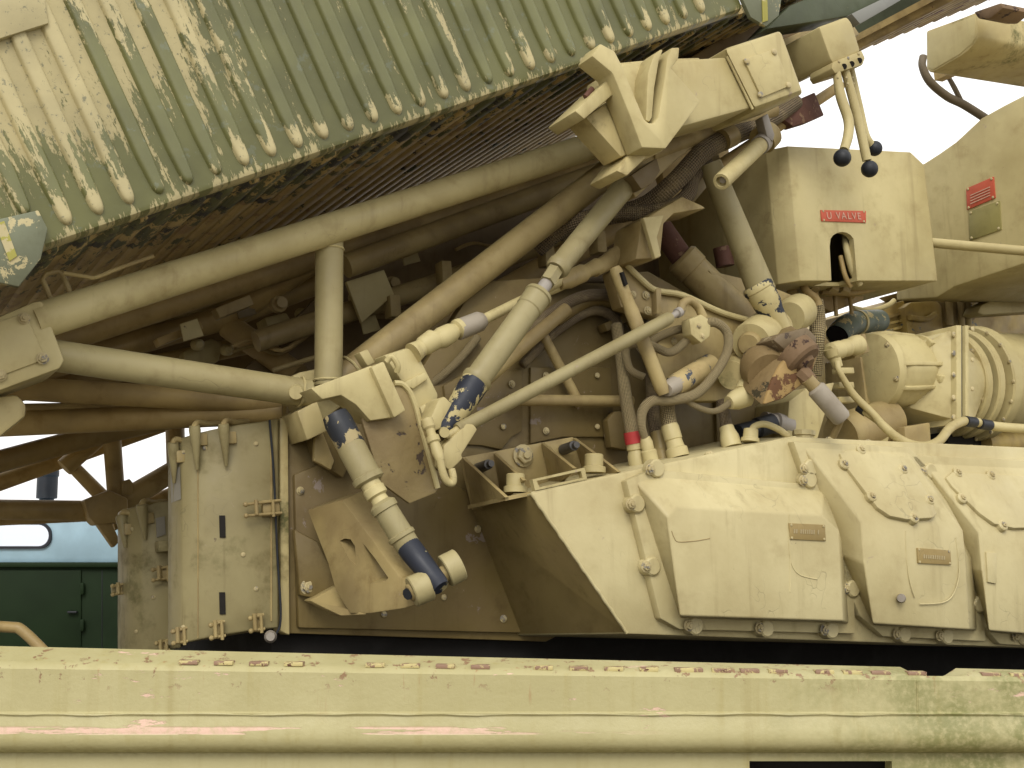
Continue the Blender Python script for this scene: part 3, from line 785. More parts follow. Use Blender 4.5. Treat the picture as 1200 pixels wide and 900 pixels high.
# small riveted plates with worn lettering
def plate(parent, d, quad, m, ink=True, name='nameplate', rows=1):
    q = MB().prism(poly(d, *quad), D*.006).build(name, m, parent, bevel=.0012)
    for x, y in quad:
        cx = sum(a for a, _ in quad)/4; cy = sum(b_ for _, b_ in quad)/4
        put('rivet', DOME, None, q, Matrix.Translation(P(x+(cx-x)*.10, y+(cy-y)*.2, d)) @ (-D).to_track_quat('Z', 'Y').to_matrix().to_4x4() @ Matrix.Scale(.0045, 4))
    return q
p1 = plate(C1, -.1135, [(925, 613), (967, 615), (968, 634), (926, 632)], brass_plate)
p2 = plate(C2, -.135, [(1075, 642), (1114, 645), (1115, 662), (1076, 660)], brass_plate)
def worn_letters(parent, d, x0, x1, y0, slope, h, n_):
    for i in range(n_):
        x = x0+(x1-x0)*(i+.5)/n_; y = y0+slope*(x-x0); ww = (x1-x0)/n_*.30
        if random.random() < .12: continue
        MB().prism(poly(d, (x-ww, y-h/2), (x+ww, y-h/2+random.uniform(-.4, .4)), (x+ww*random.uniform(.4, 1), y+h/2), (x-ww, y+h/2)), D*.002).build('worn_letter', plate_ink, parent)
worn_letters(p1, -.1150, 930, 963, 622.5, .04, 5, 13)
worn_letters(p2, -.1365, 1082, 1108, 652, .07, 4.5, 10)
def ridge(parent, d, pts, r=.0022, m=hull_paint, name='paint_ridge'):
    MB().tube(smooth_path([P(x, y, d(y) if callable(d) else d) for x, y in pts], 5), r, 6).build(name, m, parent)
ridge(C1, lambda y: -.108-.004*(y-598)/128, [(925, 603), (925, 640), (928, 662), (938, 674), (958, 679)])
ridge(C1, lambda y: -.108-.004*(y-598)/128, [(926, 655), (926, 694)])
ridge(C1, lambda y: -.108-.004*(y-598)/128, [(787, 622), (790, 630), (795, 635), (815, 634), (832, 631)], .0016, sand_dirty)
ridge(C2, -.130, [(1061, 622), (1062, 650), (1066, 680), (1072, 700)])
ridge(C2, -.130, [(1120, 630), (1124, 670), (1118, 695), (1105, 706), (1078, 708)])
MB().prism(poly(-.136, (1156, 647), (1168, 648), (1168, 684), (1158, 682)), D*.008).build('label_pad', hull_paint, C3, bevel=.001)
tube_px('drain_stud', steel, C2, [(1056, 701, -.10, 12), (1056, 701, -.15, 9)])
# bolts along the top of the hull
for x, y, d in ((832, 532, .02), (899, 521, .02), (972, 515, .03), (1018, 518, .05), (1103, 522, .05), (1153, 526, .05)):
    MB().lathe(P(x, y+3, d), Z, [(0, .018), (.010, .018)], 14).build('boss', hull_paint, hull)
    bolt(hull, P(x, y+1, d), Z*.6-D*.8, .012, HEX)
turned('filler_cap', hull_paint, hull, P(942, 517, .06), P(942, 505, .06), [(0, 22), (.5, 22), (.55, 27), (1, 27)], 8)

# bracket shelf with triangular ribs on top of the hull's left end
shelf = thing('gusset_shelf', P(620, 560, .3), 'shelf bracket with four triangular gussets and bolts above the hull', 'bracket')
MB().prism(poly(.33, (541, 536), (671, 512), (725, 555), (716, 578), (556, 597)), D*.02).build('back_plate', sand_dirty, shelf, bevel=.002)
for (ax_, ay_), (bx, by), (cx_, cy_) in (((541, 536), (592, 583), (555, 597)), ((578, 531), (613, 563), (588, 588)), ((634, 519), (672, 549), (646, 576)), ((671, 513), (724, 553), (688, 568))):
    a, b_, c_ = P(ax_, ay_, .325), P(bx, by, .02), P(cx_, cy_, .325)
    MB().prism([a, b_, c_], L*.014).build('gusset', sand_dirty, shelf, bevel=.002)
MB().prism([P(548, 592, .33), P(592, 582, .03), P(720, 556, .03), P(690, 562, .33)], -Z*.012).build('floor_plate', sand_dirty, shelf)
for x, y, w_ in ((613, 534, 20), ):
    bolt(shelf, P(x, y, .325), -D, .030, HEX)
for x, y in ((560, 549), (660, 527)):
    turned('stud', simple('oily_stud', (.05, .045, .04), .4), shelf, P(x, y, .325), P(x+16, y-6, .23), [(0, 13), (.8, 12), (.82, 8), (1, 8)], 12)
for x, y in ((604, 577), (696, 554)):
    turned('bolt_head', sand, shelf, P(x, y, .08), P(x, y-22, .08), [(0, 28), (.3, 28), (.35, 22), (.95, 22), (1, 19)], 18)
s = MB()
of = [(624, 562), (685, 548), (688, 561), (627, 575)]; inn = [(629, 563.5), (681, 552), (683, 560), (632, 571)]
A = poly(.0, *of); B_ = poly(.0, *inn)
s.loft([A, B_, [p+D*.02 for p in B_], [p+D*.02 for p in A], A], caps=False)
s.build('handle', sand, shelf)

# rear walls of the mechanism bay
wall = thing('bay_wall', P(600, 740, .4), 'dusty steel bulkhead, bay shade painted into its brown, behind the struts and hoses', 'bulkhead')
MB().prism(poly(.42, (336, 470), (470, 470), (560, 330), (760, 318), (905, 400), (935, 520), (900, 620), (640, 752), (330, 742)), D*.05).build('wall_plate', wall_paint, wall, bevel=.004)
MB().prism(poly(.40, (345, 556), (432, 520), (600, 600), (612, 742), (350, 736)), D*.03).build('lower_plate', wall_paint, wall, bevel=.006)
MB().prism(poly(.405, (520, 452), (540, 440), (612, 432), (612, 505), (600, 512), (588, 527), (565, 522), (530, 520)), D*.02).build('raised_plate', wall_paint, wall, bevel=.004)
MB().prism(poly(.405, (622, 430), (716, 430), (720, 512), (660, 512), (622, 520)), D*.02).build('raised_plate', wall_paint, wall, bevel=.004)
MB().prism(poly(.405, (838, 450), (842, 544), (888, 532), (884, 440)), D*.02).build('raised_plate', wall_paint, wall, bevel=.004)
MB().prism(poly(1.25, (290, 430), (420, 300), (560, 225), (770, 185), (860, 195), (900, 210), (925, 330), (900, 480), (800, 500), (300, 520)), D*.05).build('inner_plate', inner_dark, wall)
tube_px('brace', sand_dirty, wall, [(595, 469, .34, 14), (740, 470, .36, 13)])
tube_px('brace', sand_dirty, wall, [(636, 392, .36, 12), (680, 475, .36, 12)])
tube_px('brace', sand_dirty, wall, [(540, 468, .30, 20), (664, 362, .33, 16)])
tube_px('pipe', wall_paint, wall, [(650, 375, .36, 18), (690, 352, .37, 18), (725, 358, .37, 18), (748, 385, .38, 18)], curve=True)
MB().prism(poly(.36, (712, 492), (720, 482), (742, 480), (746, 520), (738, 528), (716, 524)), D*.04).build('pad', wall_paint, wall, bevel=.006)
MB().prism(poly(.36, (708, 379), (770, 350), (772, 358), (712, 388)), D*.05).build('ledge', wall_paint, wall, bevel=.003)
# braided cable and strips further in
MB().prism(poly(.9, (406, 330), (450, 316), (462, 345), (424, 378)), D*.02).build('small_plate', sand, wall, bevel=.002)

for pts in ([(600, 420, .36, 13), (640, 372, .35, 14), (690, 346, .34, 14), (738, 356, .34, 14), (758, 400, .33, 13), (764, 470, .30, 13)],
            [(612, 428, .38, 11), (652, 388, .37, 12), (694, 364, .37, 12), (722, 376, .36, 12), (727, 410, .33, 11)],
            [(630, 340, .40, 12), (680, 326, .38, 12), (740, 330, .36, 12), (776, 372, .35, 11), (782, 440, .30, 11)]):
    pass
for i_, (x, y) in enumerate(((590, 500), (640, 505), (700, 500), (640, 440), (700, 440), (600, 450), (440, 650), (560, 620), (450, 720), (590, 725), (520, 700), (352, 575))):
    bolt(wall, P(x, y, .398), -D, .010, HEX if i_ % 2 else DOME)

def Q(px, py, l):                                # a point on the machine's cross plane l metres along
    r = ray(px, py)
    return CAM + r*(((O-CAM).dot(L)+l)/r.dot(L))

# ================================================================ CLAW AND BEAM BELOW THE CANISTER
claw = thing('locking_claw', P(770, 140, -0.210), 'cream forked claw bracket with a V slot below the canister edge', 'bracket')
z4 = lambda *q: [(640+a/4, 20+b_/4) for a, b_ in q]
MB().prism(poly(-0.270, *z4((255, 122), (322, 158), (352, 215), (400, 330), (462, 478), (480, 494), (507, 496), (526, 468), (558, 280), (568, 188), (590, 142), (628, 140), (622, 195), (588, 240), (726, 394), (640, 512), (562, 616), (450, 612), (385, 440), (312, 262), (215, 182))), D*.085).build('claw_plate', sand, claw, bevel=.006)
MB().prism(poly(-0.260, *z4((478, 262), (505, 178), (540, 150), (548, 156), (530, 200), (508, 330), (496, 470), (486, 490), (468, 484))), D*.08).build('slot_lip', sand, claw, bevel=.003)
MB().prism(poly(-0.180, *z4((490, 490), (512, 490), (530, 466), (574, 180), (530, 180), (490, 470))), D*.005).build('slot_shade_strip', dark_hole, claw)  # flat black strip painted in as the shade of the slit
MB().prism(poly(-0.170, *z4((330, 215), (540, 195), (720, 190), (740, 400), (640, 520), (500, 560), (420, 480))), D*.06).build('web_plate', sand, claw, bevel=.004)
MB().prism(poly(-0.230, *z4((135, 440), (290, 292), (318, 360), (180, 478))), D*.16).build('shelf_lug', sand, claw, bevel=.005)
MB().prism(poly(-0.180, *z4((185, 470), (320, 375), (420, 630), (352, 655))), D*.10).build('cheek', sand_algae, claw, bevel=.005)
MB().prism(poly(-0.190, *z4((330, 720), (400, 630), (560, 620), (470, 660), (380, 745))), D*.16).build('foot_block', sand_algae, claw, bevel=.008)
turned('pin', rust_red, claw, P(686, 114, -0.190), P(694, 104, -0.190), [(0, 7), (1, 7)], 10)

beam2 = thing('box_beam', P(860, 100, -0.010), 'cream box section beam with a bolted cover plate beside the claw', 'beam')
MB().prism(poly(-0.190, (726, 74), (852, 66), (882, 126), (802, 148), (762, 166), (732, 150)), D*.20).build('beam_body', sand, beam2, bevel=.012)
MB().loft([poly(-0.210, (850, 58), (915, 37), (939, 106), (884, 126)), poly(-0.180, (849, 57), (914, 36), (941, 110), (884, 131)), [p+D*.22 for p in poly(-0.180, (849, 57), (914, 36), (941, 110), (884, 131))]]).build('beam_head', sand, beam2, bevel=.01)
cp = MB().prism(poly(-0.218, (872, 69), (909, 57), (927, 100), (893, 114)), D*.01).build('cover_plate', sand, beam2, bevel=.002)
for x, y in ((875, 72), (907, 61), (924, 100), (891, 111)): bolt(cp, P(x, y, -.218), -D, .011, DOME)
pts = poly(-0.198, (852, 66), (866, 95), (882, 128)); MB().tube(smooth_path(pts, 6), .005, 8).build('weld_bead', sand, beam2)
tube_px('tension_pipe', sand_dirty, beam2, [(760, 180, .14, 24), (905, 128, .14, 22)], 20)
MB().prism(poly(.12, (727, 196), (760, 178), (800, 160), (830, 158), (790, 190), (745, 232)), D*.12).build('lower_web', sand_dirty, beam2, bevel=.006)
MB().prism(poly3((740, 205, .06), (770, 185, .06), (774, 200, .06), (765, 215, .06), (752, 222, .06)), D*.05).build('grip_recess', paint('worn_hollow', (.15, .11, .05)), beam2, bevel=.004)
MB().prism(poly(.25, (800, 200), (842, 180), (848, 196), (805, 247)), D*.02).build('flap', sand_dirty, beam2, bevel=.003)
MB().prism(poly(.10, (752, 258), (800, 230), (822, 240), (828, 244), (790, 250), (778, 262), (774, 302), (745, 304)), D*.16).build('hook_plate', sand_dirty, beam2, bevel=.006)
MB().prism(poly(.06, (754, 255), (778, 252), (770, 278), (775, 300), (768, 303)), D*.02).build('blade', sand, beam2, bevel=.003)

# lever box with three hanging levers
lb = thing('lever_box', P(985, 50, 0), 'cream steel box with three knobbed levers hanging against the sky', 'control box')
MB().prism(poly(-.02, (960, 31), (993, 19), (999, 27), (1009, 60), (977, 75), (973, 68)), D*.30).build('box_body', sand, lb, bevel=.010)
gp = MB().prism(poly(-.026, (976, 73), (1010, 59), (1014, 68), (1011, 76), (979, 86), (975, 80)), D*.12).build('gate_plate', sand_chip, lb, bevel=.004)
for x, y in ((989, 78), (998, 75), (1007, 71)):
    turned('slot', dark_hole, gp, P(x, y, -.024), P(x, y, -.029), [(0, 7), (1, 7)], 14)
for x, y in ((983, 72), (994, 68), (1006, 63)): bolt(gp, P(x, y, -.026), -D, .006, DOME)
bolt(lb, P(953, 46, .10), -L, .012, HEX)
for pts, (kx, ky, kr) in (([(980, 82, -.01, 9), (985, 112, -.02, 12), (994, 140, -.03, 12), (994, 158, -.04, 12), (989, 176, -.05, 11)], (987, 185, 21)),
                          ([(990, 82, .0, 10), (1003, 130, .0, 11), (1016, 188, .0, 11)], (1019, 198, 20)),
                          ([(997, 82, .04, 9), (1007, 128, .05, 10), (1014, 158, .05, 10), (1021, 170, .05, 10)], (1025, 174, 18))):
    lv = tube_px('lever', sand, lb, pts, 16, curve=True)
    d_ = pts[-1][2]; c = P(kx, ky, d_)
    MB().ball(c, rad(c, kr)).build('knob', rubber_black, lv, smooth=60)
    a = P(pts[0][0]+2, pts[0][1]+8, pts[0][2]-.012)
    for q in (0, 7): bolt(lv, P(pts[0][0]+2+q*.2, pts[0][1]+9+q, pts[0][2]-.016), -D, .005, DOME)
# fittings hanging under the beam, at the left of the levers
un = thing('pipe_bracket', P(930, 120, .2), 'rusty pipe bracket and clamp below the beam, left of the levers', 'bracket')
tube_px('cross_pipe', sand_brown, un, [(840, 196, .22, 14), (985, 100, .22, 12)], 14)
MB().prism(poly(.18, (905, 130), (955, 108), (966, 135), (950, 142), (930, 148), (918, 140)), D*.05).build('plate', rust_red, un, bevel=.004)
turned('clamp', sand_dirty, un, P(893, 165, .06), P(903, 154, .06), [(0, 34), (.8, 34), (1, 28)], 22)
MB().prism(poly(.0, (893, 137), (900, 133), (908, 158), (906, 166), (899, 160)), D*.04).build('latch_tab', steel, un, bevel=.003)
gt = thing('grab_tube', P(870, 190, 0), 'short open-ended cream tube pointing at the viewer beside the valve cabinet', 'tube')
s = MB(); a, b_ = P(845, 213, -.10), P(898, 163, .05); ax = (b_-a)
prof = [(.045, .62), (.0, .62), (0, .92), (.01, 1.0), (.9, 1.0), (1, 1.0)]
ln = ax.length; rr = rad(a, 21)
s.lathe(a, ax, [(t*ln, rr*q) for t, q in prof], 26); s.build('tube_body', sand, gt)
turned('plug', steel, gt, a+ax*.03, a+ax*.05, [(0, 8), (1, 8)], 8)
turned('band', steel, gt, a+ax*.84, a+ax*.93, [(0, 23), (1, 23)], 24)

# ================================================================ VALVE CABINET
vc = thing('valve_cabinet', P(1000, 330, .5), 'cream sheet metal cabinet with red nameplate and arched slot', 'cabinet')
r0 = poly(.30, (923, 171), (1067, 178), (1083, 193), (1099, 329), (938, 329))
r1 = [p+D*.07 for p in r0]; r1[0] = r1[0]-L*.05; r1[4] = r1[4]-L*.05
r2 = [p+D*.75 for p in r1]
vb = MB().loft([r0, r1, r2]).build('cabinet_body', sand, vc, bevel=.004)
s = MB(); arch = [(986, 345), (983, 285)]+[(997.5-14.5*math.cos(math.pi*i/8), 281-13*math.sin(math.pi*i/8)) for i in range(1, 8)]+[(1012, 285), (1017, 345)]
ca = MB().prism(poly(.25, *arch), D*.15); 
cb = MB().prism([P(945, 326, .325), P(1092, 326, .325), P(1076, 196, .325), P(930, 180, .325)], D*.70)
cut(vb, [cutter(ca), cutter(cb)])
np_ = plate(vc, .295, [(962, 246), (1015, 247), (1015, 261), (963, 259)], red_plate)
def lettering(txt, org, xa, ya, size, m, parent, name='lettering'):
    cu = bpy.data.curves.new(name, 'FONT'); cu.body = txt; cu.size = size; cu.align_x = 'CENTER'; cu.align_y = 'CENTER'; cu.extrude = .0006
    cu.space_character = 1.25
    o = bpy.data.objects.new(name, cu); col.objects.link(o)
    bpy.context.view_layer.update()
    me = bpy.data.meshes.new_from_object(o.evaluated_get(bpy.context.evaluated_depsgraph_get()))
    bpy.data.objects.remove(o, do_unlink=True); bpy.data.curves.remove(cu)
    za = xa.cross(ya).normalized()
    M = Matrix(((xa.x, ya.x, za.x, org.x), (xa.y, ya.y, za.y, org.y), (xa.z, ya.z, za.z, org.z), (0, 0, 0, 1)))
    me.materials.clear(); me.materials.append(m)
    return put(name, me, None, parent, M)
xa = (P(1013, 253.6, .29)-P(964, 252.6, .29)).normalized(); ya = (-D).cross(xa).normalized()
lettering('U VALVE', P(989, 253.3, .2935), xa, ya, .040, pale_ink, np_)
for pts, m in (([(989, 268, .40, 7), (992, 292, .335, 8), (999, 318, .33, 8), (1008, 334, .33, 8)], sand), ([(1004, 266, .40, 7), (1003, 292, .34, 8), (1008, 315, .335, 8), (1014, 330, .335, 8)], sand_dirty), ([(985, 300, .36, 6), (990, 322, .35, 6), (997, 336, .35, 6)], sand_brown)):
    tube_px('inner_pipe', m, vc, pts, 12, curve=True)
# pipework below the cabinet
pw = thing('valve_pipework', P(960, 345, .6), 'tan pipes and fittings hanging beneath the valve cabinet', 'pipes')
for pts in ([(925, 328, .5, 12), (930, 345, .48, 12), (945, 352, .47, 12), (953, 346, .47, 12), (950, 333, .5, 12)],
            [(940, 326, .42, 9), (944, 340, .40, 10), (955, 350, .40, 11), (958, 358, .40, 12)],
            [(962, 342, .5, 7), (1000, 343, .5, 8), (1030, 336, .5, 7), (1048, 330, .55, 6)],
            [(955, 335, .6, 10), (975, 338, .6, 10), (1000, 346, .6, 9)],
            [(978, 345, .55, 5), (980, 370, .55, 5)], [(996, 345, .6, 5), (998, 368, .6, 5)]):
    tube_px('pipe', sand_brown, pw, pts, 12, curve=True)
for x, y in ((950, 334), (972, 336), (985, 338), (944, 345)):
    turned('union_nut', sand_dirty, pw, P(x, y, .44), P(x+8, y+3, .44), [(0, 12), (1, 12)], 6)
MB().prism(poly(.62, (940, 335), (1015, 335), (1012, 352), (975, 366), (945, 350)), D*.25).build('valve_block', sand_brown, pw, bevel=.008)
braided('braided_hose', braid_tan, [(955, 352, .46, 19), (958, 375, .46, 19), (957, 400, .46, 18), (954, 440, .5, 17)], 'braided hose hanging from the valve cabinet to the rusty flange')

# ================================================================ STRUTS AND CYLINDERS
def strut(label, loc, name='telescopic_strut', cat='strut'): return thing(name, loc, label, cat)
# A1: the long telescopic strut in the middle
st1 = strut('long cream telescopic strut with navy chipped lower sleeve, centre', P(590, 400, 0))
dS = .02
a, b_ = P(519, 508, dS), P(560, 443, dS)
turned('sleeve', navy_mostly, st1, a, b_, [(0, 22), (.08, 28), (.60, 32), (.66, 34), (1, 34)], 26)
a, b_ = P(556, 449, dS), P(632, 344, dS+.02)
turned('cylinder', strut_paint, st1, a, b_, [(0, 34), (.02, 37), (.05, 37), (.06, 31), (.82, 30), (.83, 32), (.96, 32), (.97, 35), (1, 33)], 30)
turned('rod', steel, st1, P(630, 347, dS+.02), P(650, 318, dS+.03), [(0, 16), (1, 16)], 20)
turned('nut', strut_paint, st1, P(641, 331, dS+.02), P(650, 317, dS+.03), [(0, 20), (1, 20)], 6)
turned('upper_tube', strut_paint, st1, P(651, 317, dS+.03), P(734, 216, dS+.12), [(0, 24), (.03, 29), (.06, 29), (.065, 26), (.8, 27), (.92, 27), (1, 24)], 28)
# fork that carries its foot
fk = thing('strut_fork', P(535, 520, .05), 'cream two-pronged fork holding the foot of the centre strut', 'fork')
MB().prism(poly(.0, (514, 468), (521, 464), (531, 474), (517, 502), (508, 506), (503, 494)), D*.09).build('prong', sand, fk, bevel=.006)
MB().prism(poly(-.05, (520, 522), (547, 496), (555, 497), (560, 503), (541, 533), (543, 537), (528, 552), (519, 545)), D*.06).build('prong', sand, fk, bevel=.006)
MB().prism(poly(.03, (500, 500), (520, 508), (540, 520), (528, 550), (515, 545)), D*.08).build('web', sand_dirty, fk, bevel=.004)
turned('pin', sand, fk, P(519, 505, .08), P(521, 507, -.06), [(0, 12), (1, 12)], 16)

# thin gas strut across the bay
gs = strut('thin cream gas strut slanting across the bay in front of the hoses', P(660, 440, -.02), 'gas_strut')
turned('cylinder', strut_paint, gs, P(536, 504, -.03), P(786, 372, .06), [(0, 15), (.01, 16.5), (.97, 15.5), (.99, 15), (1, 12)], 22)
turned('rod', steel, gs, P(784, 373, .06), P(797, 365, .07), [(0, 8), (.7, 8), (.72, 12), (1, 12)], 14)
turned('spigot', sand, gs, P(522, 512, -.03), P(540, 502, -.03), [(0, 8), (1, 11)], 12)
# steep rod with a slotted head
rd = strut('steep tan rod with a slotted head between the hoses', P(745, 390, .1), 'slotted_rod', 'rod')
turned('rod_body', sand_dirty, rd, P(720, 313, .12), P(778, 462, .10), [(0, 12), (.03, 15), (.30, 15), (.34, 17), (.95, 17), (1, 13)], 20)
MB().prism(poly(.085, (728, 319), (731, 318), (736, 333), (733, 335)), D*.012).build('slot', dark_hole, rd)

# A2: lower actuator down to the clevis bracket
ac = strut('jointed cream actuator with navy paint at its lower eye', P(455, 600, -.05), 'linkage_actuator', 'actuator')
turned('top_sleeve', black_chip, ac, P(392, 486, .06), P(414, 528, .03), [(0, 30), (.2, 34), (.9, 34), (1, 33)], 24)
turned('cylinder', strut_paint, ac, P(410, 521, .03), P(434, 566, .0), [(0, 31), (.08, 34), (.80, 34), (.82, 38), (.95, 38), (1, 30)], 26)
turned('knuckle', sand_chip, ac, P(430, 560, .0), P(452, 598, -.03), [(0, 24), (.3, 24), (.34, 27), (.55, 27), (.6, 20), (.8, 22), (1, 26)], 20)
turned('lower_cylinder', strut_paint, ac, P(446, 588, -.03), P(484, 650, -.07), [(0, 22), (.06, 33), (.16, 33), (.17, 29), (.60, 30), (.62, 34), (.68, 34), (.7, 30), (1, 30)], 26)
turned('eye_shank', navy_solid, ac, P(478, 640, -.065), P(517, 689, -.165), [(0, 29.5), (.15, 29.5), (.55, 27), (.9, 25), (1, 21)], 24)

# clevis bracket with lightening holes
cb_ = thing('clevis_bracket', P(430, 650, .2), 'gusseted tan bracket with triangular holes and a two-lug clevis', 'bracket')
TRI = (P(360, 598, .34), P(490, 690, -.12), P(434, 719, .06))
def onw(*xy): return [on_slope(x, y, *TRI)[0] for x, y in xy]
nW = (TRI[1]-TRI[0]).cross(TRI[2]-TRI[0]).normalized()
if nW.y < 0: nW = -nW
dW = (L*.8+Z*.25+D*.25).normalized()
web = MB().prism(onw((360, 598), (401, 586), (470, 678), (482, 676), (491, 690), (488, 708), (474, 713), (434, 719), (410, 719), (393, 692), (384, 660)), dW*.085).build('bracket_web', sand_dirty, cb_, bevel=.004)
def thru(*q):
    return cutter(MB().prism([p-dW*.1 for p in onw(*q)], dW*.3))
cut(web, [thru((398, 634), (404, 631), (411, 632), (416, 640), (418, 663), (409, 655)), thru((425, 636), (440, 655), (455, 677), (452, 681), (434, 684))])
for a0, a1, wpx in (((482, 694, -.12), (503, 685, -.13), 37), ((521, 670, -.12), (539, 661, -.13), 39)):
    turned('lug', frame_paint, cb_, P(*a0), P(*a1), [(0, wpx-3), (.06, wpx), (.94, wpx), (1, wpx-3)], 28)
turned('pin', sand_dirty, cb_, P(479, 695.5, -.12), P(530, 668, -.12), [(0, 17), (.02, 21), (1, 21)], 18)
turned('pin_face', black_chip, cb_, P(477, 696.5, -.122), P(480, 695, -.118), [(0, 14), (1, 14)], 9)
MB().prism(poly3((345, 620, .37), (372, 634, .37), (400, 690, .30), (376, 702, .34), (352, 698, .37)), D*.03).build('foot_plate', wall_paint, cb_, bevel=.005)
MB().prism(poly3((362, 704, .33), (396, 686, .28), (410, 712, .2), (434, 720, .05), (400, 722, .2)), D*.05).build('foot_gusset', sand_dirty, cb_, bevel=.005)
bolt(cb_, P(361, 688, .365), -D, .019, HEX)

# ================================================================ CENTRE MECHANISM
ch = thing('latch_block', P(440, 470, .1), 'cream channel shaped latch block in front of the tube frame joint', 'latch')
MB().prism(poly(.04, (364, 455), (436, 428), (462, 489), (434, 493), (417, 474), (400, 463), (378, 468)), D*.10).build('block_body', sand, ch, bevel=.004)
MB().prism(poly(.02, (435, 430), (450, 423), (476, 481), (462, 490)), D*.18).build('end_flange', sand, ch, bevel=.006)
MB().prism(poly(.2, (421, 413), (431, 409), (440, 425), (431, 429)), D*.05).build('tab', sand, ch, bevel=.004)
lk = thing('lock_lever', P(490, 450, .05), 'cream cast lever block joined to the small drive shaft', 'lever')
MB().prism(poly(.10, (450, 416), (478, 407), (490, 414), (514, 462), (512, 480), (506, 490), (497, 497), (486, 470), (470, 446)), D*.09).build('lever_body', sand, lk, bevel=.008)
MB().prism(poly(.085, (472, 449), (498, 436), (502, 444), (484, 456)), D*.03).build('ridge', sand, lk, bevel=.004)
MB().prism(poly(.08, (492, 477), (510, 468), (513, 480), (498, 496)), D*.03).build('pad', sand, lk, bevel=.004)
pts = [P(453, 424, .07), P(459, 418, .06), P(466, 428, .06), P(465, 436, .07)]
MB().tube(smooth_path(pts, 6), .009, 10).build('hook', sand, lk)
# curved plate with worn paint
cpz = thing('curved_plate', P(475, 530, .12), 'worn brown curved plate with pale edge under the lock lever', 'plate')
outl = [(424, 492), (430, 478), (463, 448), (470, 450), (478, 458), (486, 476), (492, 500), (514, 572), (510, 578), (480, 590), (447, 566)]
MB().prism(poly(.072, *outl), D*.016).build('plate_body', paint('worn_plate', (.235, .18, .08), chips=[((.07, .05, .035), .615, 14.0)], grime=.9, dusty=.6, bump=.8), cpz, bevel=.003)
pts = poly(.070, (462, 449), (471, 450), (480, 459), (487, 476), (494, 502), (504, 538), (513, 572))
MB().tube(smooth_path(pts, 6), .0085, 8).build('edge_strip', sand, cpz)
# linkage chain beside the plate
lkn = thing('link_rod', P(512, 530, .05), 'small jointed link rod with a hooked end beside the curved plate', 'linkage')
turned('rod_body', sand, lkn, P(500, 492, -.03), P(516, 540, -.075), [(0, 15), (.2, 15), (.25, 11), (.4, 11), (.42, 16), (.55, 16), (.58, 12), (.8, 14), (1, 10)], 16)
pts = [P(515, 536, -.075), P(519, 554, -.075), P(524, 564, -.075), P(530, 566, -.075), P(531, 559, -.075), P(529, 550, -.07)]
MB().tube(smooth_path(pts, 6), [.011]*31, 12).build('hook', sand, lkn)
# drive shaft with universal joint
ds = thing('drive_shaft', P(550, 380, .1), 'short drive shaft with universal joint and grey coupling sleeve', 'drive shaft')
turned('end_fork', sand, ds, P(484, 414, .10), P(508, 398, .11), [(0, 26), (.4, 20), (.5, 24), (1, 26)], 20)
MB().ball(P(511, 398, .11), rad(P(511, 398, .11), 22)).build('cross_joint', sand_chip, ds)
turned('fork', sand, ds, P(510, 400, .11), P(540, 384, .12), [(0, 20), (.25, 26), (.6, 24), (.8, 17), (.85, 24), (1, 24)], 20)
turned('sleeve', lilac, ds, P(536, 387, .12), P(566, 375, .13), [(0, 24), (.06, 25), (.85, 24), (1, 18)], 24)
turned('shaft', sand, ds, P(564, 376, .13), P(660, 328, .18), [(0, 13), (1, 11)], 16)
turned('far_fork', sand_dirty, ds, P(655, 333, .18), P(700, 312, .22), [(0, 14), (.25, 22), (.6, 22), (.7, 16), (1, 20)], 18)
turned('far_coupling', sand_dirty, ds, P(696, 316, .22), P(744, 290, .26), [(0, 18), (.3, 20), (.5, 26), (.75, 24), (.8, 28), (1, 26)], 18)
# lit knob under the strut
turned('coupling_cap', sand, ds, P(640, 342, .20), P(672, 326, .20), [(0, 12), (.3, 14), (1, 16)], 14)

# ================================================================ LARGE BRACKET, RAM, STEEP STRUT AT RIGHT OF THE BAY
bk = thing('hinge_bracket', P(840, 390, .2), 'heavy tan hinge bracket with a round lug in front of the ram', 'bracket')
MB().prism(poly(.22, (716, 318), (735, 308), (752, 322), (768, 336), (800, 343), (842, 362), (888, 374), (908, 388), (905, 412), (890, 440), (866, 456), (845, 470), (800, 470), (770, 430), (772, 372), (728, 360)), D*.06).build('plate', sand_dirty, bk, bevel=.006)
pts = poly(.205, (734, 310), (750, 326), (768, 340), (800, 346), (845, 366), (880, 376))
MB().tube(smooth_path(pts, 5), .011, 10).build('edge_rib', sand, bk)
MB().prism(poly(.19, (769, 338), (775, 337), (776, 366), (770, 368)), D*.04).build('stiffener', sand_dirty, bk, bevel=.003)
turned('lug', sand, bk, P(880, 402, .10), P(905, 385, .22), [(0, 46), (.05, 50), (.9, 52), (1, 50)], 30)
turned('pin_face', sand_dirty, bk, P(877, 404, .085), P(881, 401, .11), [(0, 24), (.2, 28), (1, 28)], 22)
turned('far_lug', sand, bk, P(925, 372, .24), P(938, 364, .34), [(0, 36), (.15, 42), (.9, 42), (1, 38)], 28)
MB().prism(poly(.34, (830, 316), (895, 332), (945, 352), (940, 372), (905, 372), (850, 345)), D*.04).build('far_plate', sand_dirty, bk, bevel=.006)
for x, y in ((757, 346), (759, 364)): bolt(bk, P(x, y, .215), -D, .012, HEX)
turned('boss', sand_algae, bk, P(858, 440, .14), P(868, 430, .24), [(0, 34), (.9, 40), (1, 40)], 24)

